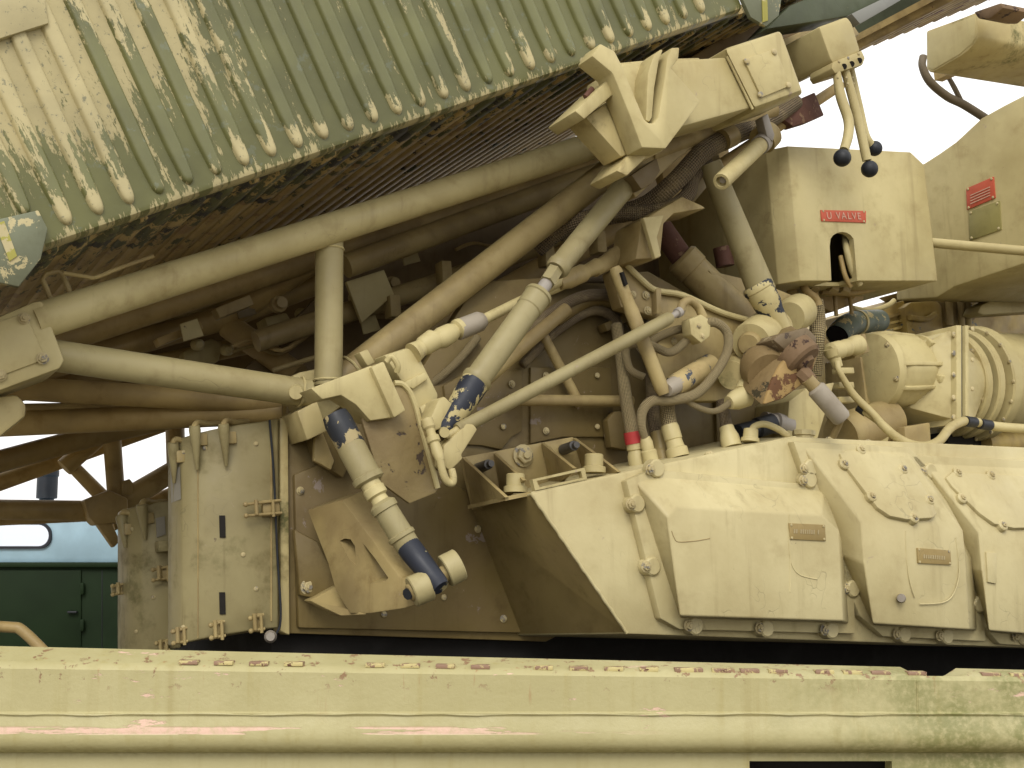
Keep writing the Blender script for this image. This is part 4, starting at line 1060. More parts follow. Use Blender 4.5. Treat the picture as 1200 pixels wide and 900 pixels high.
rm = strut('thick tan hydraulic ram with rusty rod behind the hinge bracket', P(840, 340, .4), 'hydraulic_ram', 'ram')
turned('rod', rust_red, rm, P(762, 250, .50), P(806, 312, .42), [(0, 28), (1, 27)], 22)
turned('cylinder', sand_dirty, rm, P(797, 301, .43), P(888, 392, .34), [(0, 36), (.03, 42), (.16, 42), (.17, 39), (1, 40)], 30)
tube_px('stub', rust_red, rm, [(846, 290, .55, 22), (850, 312, .55, 22)], 16)

ss = strut('steep cream strut with chipped navy foot beside the valve cabinet', P(870, 280, .1))
turned('upper_tube', strut_paint, ss, P(832, 192, .16), P(893, 342, .14), [(0, 27), (1, 34)], 28)
turned('foot_sleeve', navy_sleeve, ss, P(886, 333, .14), P(918, 388, .12), [(0, 34), (.05, 37), (.12, 37), (.14, 35), (.45, 33), (.6, 27), (1, 22)], 26)

# rusted hub with shaft stub
hb = thing('rusty_hub', P(920, 430, .1), 'rust streaked conical hub below the steep strut', 'hub')
ax = (RGT*.60 - UPV*.67 - FWD*.43).normalized()
hub_side = paint('hub_side', (.185, .130, .060), algae=1.0, grime=1.0, streak=.8, chips=[((.05, .04, .02), .57, 9.0)], bump=.7)
ext = P(880, 436, .10)-P(906, 458, -.05)
front = [(893, 477), (918, 469), (941, 452), (955, 432), (963, 408), (952, 399), (932, 408), (914, 428), (903, 448)]
MB().prism(poly(-.05, *front), ext).build('slab', hub_side, hb, bevel=.012)
MB().prism(poly(-.056, *[(x+(925-x)*.06, y+(436-y)*.06) for x, y in front]), ext*.1).build('slab_face', rust_tan, hb, bevel=.006)
c1_ = P(939, 422, -.05); r_ = rad(c1_, 52)
MB().lathe(c1_-ax*.045, ax, [(0, r_), (.05, r_), (.06, r_*.86), (.062, r_*.5), (.075, r_*.42)], 36).build('ring', rust, hb)
MB().prism(poly(-.03, (906, 398), (914, 391), (946, 383), (958, 395), (957, 404), (922, 412)), D*.14).build('clamp_block', paint('weathered_block', (.15, .11, .062), chips=[((.32, .26, .15), .60, 12.0), ((.06, .04, .025), .60, 20.0)], bump=.8), hb, bevel=.008)
turned('rear_boss', hub_side, hb, P(888, 424, .10), P(900, 438, .02), [(0, 44), (.4, 54), (1, 50)], 30)
turned('nut', rust, hb, P(939, 437, -.05), P(951, 448, -.08), [(0, 22), (.6, 20), (1, 17)], 8)
turned('neck', sand_dirty, hb, P(946, 444, -.08), P(960, 460, -.09), [(0, 16), (1, 17)], 18)
turned('shaft_stub', lilac, hb, P(955, 454, -.09), P(988, 492, -.12), [(0, 18), (.05, 23), (.93, 23), (1, 19)], 24)
tube_px('eye_rod', sand_dirty, hb, [(987, 488, -.10, 8), (982, 500, -.08, 8), (976, 512, -.05, 8)], 12)

# ================================================================ HOSES
braided('braided_hose', braid_brown, [(628, 292, .52, 22), (660, 266, .44, 23), (700, 255, .36, 23), (752, 243, .26, 23), (790, 214, .16, 23), (822, 180, .12, 23), (852, 162, .12, 24), (900, 140, .16, 22), (932, 120, .2, 19)], 'thick brown braided hose sagging under the cream beam')
braided('braided_hose', braid_brown, [(655, 275, .48, 17), (705, 252, .34, 18), (750, 250, .24, 18), (786, 243, .18, 18), (806, 228, .16, 18), (812, 210, .18, 17), (828, 188, .2, 16)], 'thinner braided hose looping below the thick brown one')
turned('hose_collar', sand_dirty, un, P(846, 164, .10), P(858, 158, .10), [(0, 27), (1, 27)], 22)
def hose(pts, label, m=braid_tan, fit=None, name='hydraulic_hose', fm=None):
    h = braided(name, m, pts, label)
    if fit:
        for (x0, y0, d0), (x1, y1, d1), prof in fit:
            turned('fitting', fm or sand, h, P(x0, y0, d0), P(x1, y1, d1), prof, 12)
    return h
FIT = [(0, 15), (.1, 18), (.35, 18), (.38, 16), (.55, 17), (.6, 20), (1, 20)]
h = hose([(722, 380, .30, 13), (728, 420, .28, 14), (734, 470, .24, 15), (742, 512, .2, 17)], 'upright braided hose with a red tag at left of the bay', fit=[((742, 506, .2), (748, 548, .2), [(0, 18), (.12, 21), (.5, 21), (.52, 18), (.66, 22), (1, 22)])])
turned('red_tag', red_tag, h, P(741, 506, .2), P(743.5, 520, .2), [(0, 21.5), (1, 21.5)], 20)
hose([(818, 380, .13, 11), (838, 378, .10, 11), (852, 390, .09, 11), (852, 412, .09, 11), (838, 438, .09, 11), (815, 462, .10, 12), (785, 469, .12, 12), (764, 470, .13, 12), (753, 482, .14, 12), (752, 500, .14, 10), (757, 516, .15, 9)],
     'tan hose curling from the hinge bracket down to a hull fitting', fit=[((756, 512, .15), (763, 542, .15), [(0, 11), (.2, 15), (.5, 15), (.55, 19), (1, 19)])])
hose([(822, 384, .16, 10), (806, 398, .15, 10), (785, 413, .15, 10), (760, 404, .17, 10), (735, 406, .22, 10), (738, 432, .22, 9), (755, 442, .2, 9)], 'slim hose bowing back behind the steep slotted rod')
hose([(812, 388, .18, 10), (796, 386, .18, 10), (770, 396, .22, 10), (748, 412, .26, 9)], 'slim hose running left from the small valve block')
hose([(784, 455, .22, 16), (782, 480, .2, 18), (786, 505, .18, 19)], 'stout upright hose with a hexagonal fitting in the bay middle', m=braid_tan, fit=[((784, 498, .18), (795, 536, .16), [(0, 20), (.1, 22), (.45, 22), (.48, 20), (.7, 22), (.74, 27), (1, 27)])])
hose([(765, 470, .3, 15), (768, 500, .28, 16), (774, 520, .26, 17)], 'shaded upright hose half hidden by the stout one', m=braid_brown, fit=[((771, 506, .26), (778, 542, .24), [(0, 18), (.3, 20), (.6, 20), (.65, 23), (1, 23)])], fm=sand_dirty)
hose([(846, 470, .2, 14), (850, 490, .18, 14), (853, 508, .16, 15)], 'short black flecked hose feeding the hull beside the hub', m=braid_brown, fit=[((851, 500, .16), (858, 524, .14), [(0, 17), (.2, 18), (.5, 23), (1, 24)])])
hose([(800, 466, .12, 7), (815, 476, .11, 7), (835, 482, .10, 7), (850, 476, .10, 8), (858, 468, .10, 9)], 'thin wriggling hose ending in a cream elbow beside the hub')
turned('elbow', sand, bk, P(854, 472, .10), P(874, 464, .10), [(0, 16), (.4, 24), (1, 26)], 18)
turned('elbow_stub', sand_chip, bk, P(868, 458, .10), P(874, 442, .14), [(0, 14), (1, 12)], 14)
hose([(880, 508, .10, 8), (884, 500, .10, 8), (896, 497, .09, 8), (912, 503, .07, 8), (924, 512, .06, 8)], 'little tan pipe arching over the hull top', m=sand, name='bent_pipe', fit=[((879, 518, .10), (880, 503, .10), [(0, 22), (.3, 22), (.35, 18), (1, 17)])])
vbk = thing('valve_block', P(820, 390, .12), 'small cream valve block on the hinge bracket edge', 'valve block')
MB().prism(poly(.10, (808, 374), (822, 368), (834, 376), (832, 394), (822, 402), (810, 392)), D*.05).build('block_body', sand, vbk, bevel=.005)
for x, y in ((819, 382), (823, 394)): bolt(vbk, P(x, y, .10), -D, .008, HEX)
tube_px('inlet_pipe', sand_dirty, vbk, [(797, 365, .10, 10), (800, 356, .10, 10), (808, 352, .11, 10), (818, 360, .12, 10), (824, 372, .12, 11)], 14, curve=True)
cp2 = thing('cross_cylinder', P(805, 440, .15), 'chipped short cylinder with round end cap amid the hoses', 'cylinder')
turned('barrel', black_chip.copy() if False else paint('ochre_chipped', (.36, .28, .13), chips=[((.05, .06, .08), .57, 16.0)]), cp2, P(790, 452, .12), P(832, 428, .2), [(0, 24), (.1, 26), (1, 27)], 24)
turned('end_cap', lilac, cp2, P(781, 457, .10), P(793, 450, .12), [(0, 16), (.3, 20), (1, 22)], 18)
turned('cap_nut', dark_hole, cp2, P(779, 458, .096), P(782, 456.5, .10), [(0, 6), (1, 6)], 8)
ut = thing('corner_fitting', P(905, 480, .2), 'dark rubber couplings in the gap below the rusty hub', 'fitting')
turned('coupling', rubber_black, ut, P(865, 508, .2), P(905, 496, .2), [(0, 22), (.5, 20), (.55, 24), (1, 24)], 16)
turned('coupling', steel, ut, P(895, 492, .25), P(925, 500, .25), [(0, 20), (.4, 20), (.45, 25), (1, 24)], 16)
MB().prism(poly(.22, (925, 470), (945, 455), (978, 448), (958, 515), (922, 512)), D*.25).build('side_panel', sand, ut, bevel=.004)

# ================================================================ EQUIPMENT CABINETS AT LEFT
CBK = Vector((-.06, .40, 0))
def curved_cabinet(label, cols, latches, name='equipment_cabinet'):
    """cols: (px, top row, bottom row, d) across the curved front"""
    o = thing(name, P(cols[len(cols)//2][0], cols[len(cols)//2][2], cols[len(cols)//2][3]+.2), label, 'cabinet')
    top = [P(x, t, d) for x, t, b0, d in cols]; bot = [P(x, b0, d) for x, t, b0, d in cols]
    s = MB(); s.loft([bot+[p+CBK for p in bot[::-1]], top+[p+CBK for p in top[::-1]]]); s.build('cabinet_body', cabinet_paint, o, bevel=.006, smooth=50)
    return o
def interp(cols, x):
    for a, b_ in zip(cols, cols[1:]):
        if a[0] <= x <= b_[0]:
            t = (x-a[0])/(b_[0]-a[0]); return [a[i]+(b_[i]-a[i])*t for i in range(4)]
    return cols[-1]
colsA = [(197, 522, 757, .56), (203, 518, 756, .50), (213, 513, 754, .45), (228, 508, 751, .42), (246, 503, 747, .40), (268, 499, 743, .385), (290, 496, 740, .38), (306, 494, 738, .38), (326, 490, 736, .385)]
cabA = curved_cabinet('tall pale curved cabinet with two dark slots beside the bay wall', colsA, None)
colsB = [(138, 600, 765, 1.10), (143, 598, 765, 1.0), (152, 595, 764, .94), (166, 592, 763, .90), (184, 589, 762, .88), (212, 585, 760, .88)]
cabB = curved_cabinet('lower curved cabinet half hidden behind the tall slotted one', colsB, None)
def surf(cols, x, y, off=0.0):
    c = interp(cols, x); return P(x, y, c[3]-off)
def fingers(cab, cols, spec):
    for x, y0, y1, lean_ in spec:
        a, b_ = surf(cols, x, y0, .05), surf(cols, x+lean_, y1, .012)
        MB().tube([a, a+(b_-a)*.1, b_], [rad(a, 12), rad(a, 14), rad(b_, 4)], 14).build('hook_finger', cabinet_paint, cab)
        pts = [surf(cols, x-1, y0+3, .05), surf(cols, x+3, y0-4, .03), surf(cols, x+14, y0-2, -.02), surf(cols, x+28, y0-3, -.06)]
        MB().tube(smooth_path(pts, 4), rad(pts[0], 7), 10).build('hinge_rod', sand_dirty, cab)
        MB().box(surf(cols, x+9, y0+16, .004), L*.014, D*.008, Z*.018).build('hinge_leaf', sand_dirty, cab, bevel=.003)
fingers(cabA, colsA, [(203, 519, 566, 1), (228, 499, 550, 3), (262, 497, 546, 3)])
fingers(cabB, colsB, [(142, 604, 642, 5), (166, 591, 632, 4)])
def latch(cab, cols, x, y, wd=.05, hh=.02):
    p = surf(cols, x, y, .010)
    MB().box(p+L*wd*.45, L*wd*.5, D*.010, Z*hh*1.1).build('latch_base', sand_dirty, cab, bevel=.003)
    for q in (-1, 1):
        a = p-L*wd*1.1+Z*hh*(.75*q-.1)-D*.020; b_ = p+L*wd+Z*hh*(.85*q+.1)-D*.016
        MB().tube([a, a+(b_-a)*.5+D*.003, b_], .0045, 10).build('latch_bar', sand_dirty, cab)
        MB().ball(a, .0075, 10, 6).build('latch_end', sand_dirty, cab)
    MB().tube([p-L*wd*.5-D*.022-Z*hh*.8, p-L*wd*.5-D*.022+Z*hh*1.2], .006, 10).build('latch_pin', sand_dirty, cab)
    MB().tube([p+L*wd*.5-D*.018-Z*hh*1.2, p+L*wd*.5-D*.018+Z*hh*1.0], .005, 10).build('latch_pin', sand_dirty, cab)
latch(cabA, colsA, 308, 596, .052, .022)
latch(cabA, colsA, 210, 745, .02, .022); latch(cabA, colsA, 254, 738, .02, .024); latch(cabA, colsA, 300, 730, .02, .024)
latch(cabB, colsB, 190, 672, .03, .022); latch(cabB, colsB, 190, 757, .02, .018); latch(cabB, colsB, 142, 690, .028, .018)
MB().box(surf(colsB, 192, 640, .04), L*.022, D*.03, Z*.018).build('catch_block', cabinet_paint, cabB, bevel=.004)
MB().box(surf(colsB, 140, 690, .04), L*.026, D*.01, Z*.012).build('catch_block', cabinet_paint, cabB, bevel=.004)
for y in (617, 707):
    x = 260.5
    MB().prism([surf(colsA, x-3.3, y-13, .004), surf(colsA, x+3.3, y-13, .004), surf(colsA, x+4.0, y+13, .004), surf(colsA, x-2.6, y+13, .004)], D*.01).build('slot', dark_hole, cabA)
for cab, cols, (x0, x1, y0, y1) in ((cabA, colsA, (200.5, 211, 549, 589)), (cabB, colsB, (183, 193, 607, 630))):
    MB().prism([surf(cols, x0, y0, .006), surf(cols, x1, y0-2, .006), surf(cols, x1+1, y1-4, .006), surf(cols, x0+1, y1, .006)], D*.008).build('label_plate', simple('grey_label_plate', (.26, .24, .19)), cab)
# post between the tall cabinet and the wall; black strip drawn for the dark gap
sp = thing('corner_post', P(335, 740, .4), 'narrow dark edged post between tall cabinet and bay wall', 'post')
MB().prism([P(328, 490, .40), P(338, 488, .40), P(340, 745, .40), P(329, 740, .40)], D*.2).build('post_body', sand_algae, sp, bevel=.006)
pts = poly(.375, (316, 492), (321, 560), (325, 650), (329, 720), (324, 742), (312, 748))
MB().tube(smooth_path(pts, 5), .0035, 8).build('gap_strip', rubber_black, sp)
bolt(sp, P(352, 590, .41), -D, .010, DOME)
turned('end_bolt', steel, sp, P(317, 746, .36), P(317, 746, .30), [(0, 15), (.7, 15), (1, 10)], 16)

# ================================================================ MACHINERY AT RIGHT
hr = thing('end_housing', P(1150, 340, 1.2), 'large cream housing with red and olive plates at the right edge', 'housing')
lU = (P(1099, 329, .3)-O).dot(L)
l2 = lU+.45
hbdy = MB().prism([Q(x, y, l2) for x, y in ((1050, 205), (1083, 191), (1100, 180), (1120, 166), (1150, 138), (1175, 124), (1210, 106), (1270, 80), (1270, 286), (1118, 336), (1112, 340), (1097, 349), (1050, 352))], L*1.2).build('housing_body', sand, hr, bevel=.01)
def qplate(parent, quad, m, l, name):
    q = MB().prism([Q(x, y, l-.006) for x, y in quad], L*.008).build(name, m, parent, bevel=.001)
    cx = sum(a for a, _ in quad)/4; cy = sum(b_ for _, b_ in quad)/4
    for x, y in quad: put('rivet', DOME, None, q, Matrix.Translation(Q(x+(cx-x)*.14, y+(cy-y)*.14, l-.006)) @ (-L).to_track_quat('Z', 'Y').to_matrix().to_4x4() @ Matrix.Scale(.006, 4))
    return q
rp = qplate(hr, [(1132, 221), (1164, 207), (1166, 232), (1133, 246)], red_plate, l2, 'warning_plate')
for i in range(4):
    t0 = .30+.13*i
    MB().prism([Q(1137, 221+25*t0, l2-.0085), Q(1160, 211+25*t0, l2-.0085), Q(1160, 212.2+25*t0, l2-.0085), Q(1137, 222.2+25*t0, l2-.0085)], L*.002).build('text_line', pale_ink, rp)
op = qplate(hr, [(1135, 248), (1171, 235), (1173, 269), (1136, 282)], olive_plate, l2, 'data_plate')
hnd = thing('hand_rail', P(1090, 285, .36), 'slim horizontal cream rod leaving the right edge', 'rod')
pa, pb = P(1086, 284, .36), Q(1290, 302, l2-.12)
MB().tube([pa, pb], [rad(pa, 11.5), rad(pb, 11.5)], 18).build('rail', sand, hnd)
ur = thing('upper_housing', Q(1130, 60, l2+.6), 'cream rounded box housing at the top right corner', 'housing')
l3 = l2+.55
MB().prism([Q(x, y, l3) for x, y in ((1085, 36), (1118, 24), (1146, 13), (1146, 44), (1142, 51), (1134, 60), (1124, 67), (1094, 84), (1089, 85), (1085, 81))], L*1.6).build('housing_body', sand_algae, ur, bevel=.012)
MB().prism([Q(x, y, l3-.004) for x, y in ((1086, 38), (1118, 27), (1143, 18), (1143, 44), (1139, 51), (1124, 64), (1093, 82), (1087, 79))], L*.02).build('end_cap', sand, ur, bevel=.006)
for i in range(8):
    a = Q(1094+0*i, 84, l3+.25+.16*i)
    MB().prism([a, a-Z*.05, a-Z*.05-D*.3, a-D*.3], L*.06).build('floor_rib', sand_brown, ur)
MB().prism([Q(x, y, l3-.1) for x, y in ((1140, 14), (1172, 3), (1176, 9), (1160, 22), (1146, 22))], L*.2).build('hinge_block', rust, ur, bevel=.01)
hh = braided('cable_hose', simple('hose_brown', (.13, .10, .06), .7), [(1082, 66, 1.6, 9), (1081, 78, 1.6, 9), (1090, 96, 1.6, 10), (1110, 113, 1.6, 10), (1130, 123, 1.6, 10), (1160, 142, 1.6, 10)], 'sagging brown hose between the two housings at upper right')
tube_px('branch', simple('hose_brown_dark', (.13, .10, .06), .7), hh, [(1110, 88, 1.62, 5), (1118, 102, 1.6, 6), (1126, 118, 1.6, 6)], 12, curve=True)

gb = thing('gearbox', P(1040, 440, .5), 'cream ribbed gearbox casing right of the rusty hub', 'gearbox')
a = P(1020, 436, .46); r_ = rad(a, 92)
prof = [(-.02, r_*.60), (0, r_*.98), (.03, r_*1.03), (.035, r_*.93), (.08, r_*.98), (.20, r_*.95), (.25, r_*.86), (.255, r_*.96), (.275, r_*.96), (.28, r_*.7)]
s = MB(); n = 48; u_, v_ = frame(L); rings = []
for t, rr_ in prof:
    rings.append([a+L*t+(u_*math.cos(2*math.pi*k/n)+v_*math.sin(2*math.pi*k/n))*rr_*(1+(.05 if .07 < t < .22 else 0)*max(0, math.cos(2*math.pi*k/n*6))**4) for k in range(n)])
s.loft(rings); s.build('casing', sand, gb, smooth=40)
for k in range(6):
    ang = 2*math.pi*k/6+.3
    q = a+(u_*math.cos(ang)+v_*math.sin(ang))*r_*.90
    MB().box(q+L*.24, L*.02, (u_*math.cos(ang)+v_*math.sin(ang))*r_*.16, (u_*-math.sin(ang)+v_*math.cos(ang))*r_*.10).build('lug', sand, gb, bevel=.006)
    bolt(gb, q-L*.002, -L, .011, HEX)
MB().prism([Q(x, y, (a-O).dot(L)-.03) for x, y in ((966, 425), (1008, 418), (1015, 470), (1012, 496), (968, 492))], L*.06).build('front_plate', sand_dirty, gb, bevel=.006)
for i in range(3):
    MB().box(P(988, 435+i*17, .30), L*.04, D*.02, Z*.012).build('fin', sand, gb, bevel=.004)
for k in range(5):
    an = math.pi*(.15+.45*k)
    dr = u_*math.cos(an)+v_*math.sin(an)
    MB().prism([a+L*.02+dr*r_*.90, a+L*.26+dr*r_*.84, a+L*.26+dr*r_*.98, a+L*.10+dr*r_*1.06, a+L*.02+dr*r_*1.02], (u_*-math.sin(an)+v_*math.cos(an))*.018).build('casing_rib', sand, gb, bevel=.005)
turned('connector', sand, gb, P(972, 413, .30), P(1006, 404, .32), [(0, 15), (.05, 22), (.35, 22), (.38, 18), (.5, 21), (.6, 21), (.65, 17), (.85, 24), (1, 24)], 20)
turned('connector_cap', sand_chip, gb, P(974, 408, .30), P(982, 430, .30), [(0, 20), (.4, 18), (.5, 14), (1, 12)], 18)
MB().prism(poly(.34, (998, 398), (1014, 390), (1020, 412), (1002, 420)), D*.08).build('terminal_box', sand_dirty, gb, bevel=.006)
turned('mount_drum', sand_dirty, gb, P(985, 512, .42), P(1042, 492, .44), [(0, 52), (.3, 54), (1, 50)], 26)
MB().prism(poly(.36, (1000, 490), (1014, 488), (1042, 512), (1040, 522), (1030, 520)), D*.03).build('mount_rib', sand, gb, bevel=.004)

du = thing('air_duct', P(1130, 440, .5), 'cream square duct flaring between gearbox and round flange', 'duct')
def rect(l, x, yt, yb, d0, d1):
    a_ = P(x, yt, d0); b0 = P(x, yb, d0)
    return [a_, b0, b0+D*(d1-d0), a_+D*(d1-d0)]
ra = rect(0, 1066, 410, 478, .40, .72); rb = rect(0, 1122, 384, 493, .26, .82)
MB().loft([ra, rb]).build('duct_body', sand, du, bevel=.006)
fl = [P(1121, 381, .25), P(1121, 497, .25), P(1121, 497, .25)+D*.6, P(1121, 381, .25)+D*.6]
MB().prism(fl, L*.03).build('flange', sand, du, bevel=.003)
for y in (392, 414, 439, 466, 489): bolt(du, P(1120, y, .262)-L*.012, -D, .012, DOME)
gk = [p+D*.015+L*.032 for p in fl]; MB().prism(gk, L*.018).build('gasket', rubber_black, du)
f2 = [p+L*.052 for p in fl]; MB().prism(f2, L*.02).build('flange', sand, du, bevel=.003)
rc = [p+L*.055+D*.012 for p in fl]
u_, v_ = frame(L); n = 32
ctr = sum(rc, Vector())/4; hz = (rc[0]-rc[1]).length*.49
cc = ctr+L*.23; rB = .168
sq = []; mid_ = []; rd_ = []
for k in range(n):
    an = 2*math.pi*k/n; c_, s_ = -math.cos(an), math.sin(an); m_ = max(abs(c_), abs(s_))
    sq.append(ctr+D*(c_/m_)*.285+Z*(s_/m_)*hz)
    mid_.append(ctr+L*.07+D*(c_/m_)*.262+Z*(s_/m_)*hz*.93)
    rd_.append(cc+D*c_*rB*1.3+Z*s_*rB*1.0)
MB().loft([sq, mid_, rd_, [p+L*.03 for p in rd_]]).build('transition', sand, du, bevel=.0, smooth=25)
for y in (386, 422, 456, 492): bolt(du, P(1138, y, .25)-D*.006, -D, .010, DOME)
for l0, l1, rf, m_ in ((.22, .26, .232, sand_chip), (.26, .285, .20, rubber_black), (.285, .325, .242, sand_chip), (.325, .36, .21, sand_dirty), (.36, .42, .256, sand_chip), (.42, .9, .225, sand)):
    MB().lathe(ctr+L*l0, L, [(0, rf*.5), (0, rf*.97), (.006, rf), (l1-l0-.006, rf), (l1-l0, rf*.97)], 56).build('round_flange', m_, du)
for k in range(18):
    an = 2*math.pi*k/18+.1
    bolt(du, ctr+L*.22+(D*math.cos(an)+Z*math.sin(an))*.208, -L, .011, HEX)
    bolt(du, ctr+L*.36+(D*math.cos(an)+Z*math.sin(an))*.248, -L, .009, DOME)

en = thing('engine_block', P(1110, 380, 1.2), 'grimy yellow engine block behind the gearbox and duct', 'engine')
MB().prism(poly(1.25, (990, 408), (1000, 372), (1050, 350), (1120, 344), (1215, 330), (1230, 560), (1000, 560)), D*.5).build('block', yellow_engine, en, bevel=.01)
MB().prism(poly(1.0, (1060, 360), (1068, 354), (1098, 352), (1104, 358), (1106, 396), (1066, 404)), D*.25).build('head', yellow_engine, en, bevel=.008)
MB().prism(poly(1.05, (1000, 366), (1060, 352), (1064, 396), (1012, 404)), D*.2).build('rocker_cover', yellow_engine, en, bevel=.006)
for i in range(4):
    MB().prism(poly(1.03, (1024, 374+i*8), (1060, 365+i*8), (1060, 368+i*8), (1024, 377+i*8)), D*.03).build('fin', yellow_engine, en)
tube_px('fuel_pipe', sand, en, [(1000, 361, .95, 6), (1020, 364, .95, 6), (1040, 358, .95, 6), (1048, 352, .95, 6)], 12, curve=True)
tube_px('pipe', yellow_engine, en, [(1066, 372, .98, 7), (1085, 374, .98, 7), (1096, 368, .98, 7)], 12, curve=True)
MB().prism(poly(1.0, (1080, 335), (1120, 340), (1146, 336), (1146, 372), (1132, 384), (1108, 378), (1106, 350)), D*.3).build('upper_block', sand_dirty, en, bevel=.01)
for x in (1112, 1126, 1134): tube_px('pillar', sand_dirty, en, [(x, 345, .97, 9), (x+1, 382, .97, 8)], 12)
MB().prism(poly(.85, (1146, 366), (1150, 358), (1184, 340), (1260, 340), (1260, 362), (1152, 369)), D*.1).build('cross_beam', sand, en, bevel=.008)
MB().prism(poly(.55, (1110, 506), (1250, 508), (1250, 524), (1180, 526), (1112, 530)), D*.4).build('sump', dark_hole, en)
turned('pulley', yellow_engine, en, P(1150, 520, .55), P(1230, 516, .58), [(0, 30), (.3, 34), (1, 34)], 22)
MB().prism(poly(.32, (1060, 500), (1090, 495), (1092, 528), (1062, 526)), D*.15).build('mount', sand_dirty, en, bevel=.006)
ex = thing('exhaust_elbow', P(1000, 385, .8), 'chipped blue-green exhaust elbow above the gearbox', 'exhaust')
pts = [P(981, 394, .76), P(990, 384, .78), P(1003, 378, .82), P(1030, 376, .9)]
s = MB(); pp = smooth_path(pts, 6); s.tube(pp, rad(pts[1], 28), 26, caps=False); s.build('pipe', pipe_green, ex)
MB().lathe(pp[0]+(pp[1]-pp[0])*.3, pp[1]-pp[0], [(0, rad(pts[0], 25)), (.004, rad(pts[0], 25))], 24).build('mesh_screen', dark_hole, ex)
p_ = P(1003, 378, .82); MB().lathe(p_, pts[3]-pts[2], [(0, rad(p_, 29)), (.0, rad(p_, 30)), (.02, rad(p_, 30)), (.02, rad(p_, 29))], 24).build('band', sand, ex)

# cables over the hull
cbl = braided('power_cable', sand, [(981, 424, .26, 7), (984, 436, .25, 7), (1000, 462, .24, 9), (1022, 484, .20, 9), (1038, 502, .14, 10), (1060, 518, .08, 11), (1082, 523, .06, 11), (1100, 517, .08, 11), (1113, 502, .12, 11), (1128, 494, .16, 11), (1140, 494, .18, 11), (1170, 500, .2, 11), (1230, 504, .2, 11)], 'cream cable swinging from the gearbox across to the right edge', 'cable')
for a0, b0 in (((1131, 493.5, .162), (1142, 495, .178)), ((1148, 496.5, .182), (1160, 498.5, .19))):
    turned('tape', rubber_black, cbl, P(*a0), P(*b0), [(0, 12.5), (1, 12.5)], 16)
c2 = braided('power_cable', sand, [(1004, 476, .26, 7), (1012, 482, .24, 8), (1030, 494, .18, 9), (1050, 511, .10, 9), (1068, 520, .075, 8)], 'short cream cable joining the long one under the gearbox', 'cable')
turned('tape', rubber_black, c2, P(1005, 477, .258), P(1015, 484, .235), [(0, 10), (1, 10)], 14)
tube_px('black_cable', rubber_black, None, [(1136, 524, .12, 4), (1160, 532, .10, 5), (1190, 532, .10, 5), (1240, 528, .12, 5)], 10, curve=True)
tag(bpy.data.objects['black_cable'], 'thin black cable lying on the hull top at far right', 'cable')
bx = thing('cable_tray', P(1170, 520, .2), 'flat tan tray edge on the hull under the duct', 'tray')
MB().prism(poly(.16, (1106, 523), (1140, 521), (1148, 525), (1250, 532), (1250, 540), (1106, 530)), D*.12).build('tray_plate', yellow_engine, bx, bevel=.003)

# ================================================================ FAR-SIDE FITTINGS SEEN THROUGH THE FRAME
fs = thing('far_fittings', P(300, 400, 1.7), 'pale boxes and brackets seen through the tube frame on the far side', 'fittings')
for q in ([(206, 360), (270, 338), (275, 352), (260, 362), (206, 378)], [(215, 412), (248, 396), (262, 404), (256, 424), (215, 428)], [(310, 372), (336, 366), (344, 380), (334, 396), (314, 384)], [(312, 398), (330, 384), (372, 380), (372, 420), (340, 432), (322, 420)], [(110, 392), (200, 366), (200, 376), (120, 402)], [(398, 396), (440, 380), (436, 412), (400, 420)], [(60, 478), (110, 470), (160, 476), (60, 484)]):
    MB().prism(poly(1.45, *q), D*.12).build('box', sand, fs, bevel=.008)
for x, y in ((264, 410), (352, 368), (230, 404)):
    turned('cap', sand_chip, fs, P(x, y, 1.44), P(x+4, y, 1.36), [(0, 14), (.8, 14), (1, 8)], 16)
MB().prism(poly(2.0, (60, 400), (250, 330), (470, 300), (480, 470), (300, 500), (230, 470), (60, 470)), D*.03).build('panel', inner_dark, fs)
tube_px('rod', sand_dirty, fs, [(320, 434, .9, 6), (372, 418, .9, 6)], 10)
braided('armoured_cable', braid_tan, [(430, 470, .5, 10), (490, 458, .45, 10), (530, 430, .4, 10), (560, 395, .4, 10)], 'thin braided cable looping behind the drive shaft', 'cable')
rb_ = thing('hanging_bracket', P(385, 540, .35), 'crumpled tan bracket below the frame joint', 'bracket')
MB().prism(poly(.33, (369, 513), (378, 505), (392, 540), (388, 551), (378, 545), (368, 540)), D*.02).build('plate', sand_dirty, rb_, bevel=.004)
MB().prism(poly(.36, (360, 500), (398, 488), (412, 540), (402, 560), (372, 540)), D*.05).build('back_plate', wall_paint, rb_, bevel=.004)

# ================================================================ GREEN TRUCK BEHIND
tk = thing('parked_truck', W(40, 760, 9), 'two tone green truck body with rounded window behind the machine', 'truck')
teal = simple('pale_teal_paint', (.32, .47, .56), .35); dgreen = simple('deep_green_paint', (.011, .022, .008), .6, .12)
YT = 9.0
def wbox(name, m, x0, y0, x1, y1, y, t, parent=tk, bevel=.01):
    return MB().prism([W(x0, y0, y), W(x1, y0, y), W(x1, y1, y), W(x0, y1, y)], Vector((0, t, 0))).build(name, m, parent, bevel=bevel)
ub = wbox('upper_body', teal, -260, 600, 205, 663, YT, 2.2, bevel=.05)
wbox('lower_body', dgreen, -260, 664, 205, 900, YT-.01, 2.2)
wbox('waist_rail', dgreen, -260, 659, 205, 665, YT-.05, .05)
wbox('cargo_door', dgreen, -120, 668, 95, 790, YT-.025, .02, bevel=.008)
for y in (690, 733): 
    wbox('hinge', dgreen, 93, y-7, 98, y+7, YT-.05, .03)
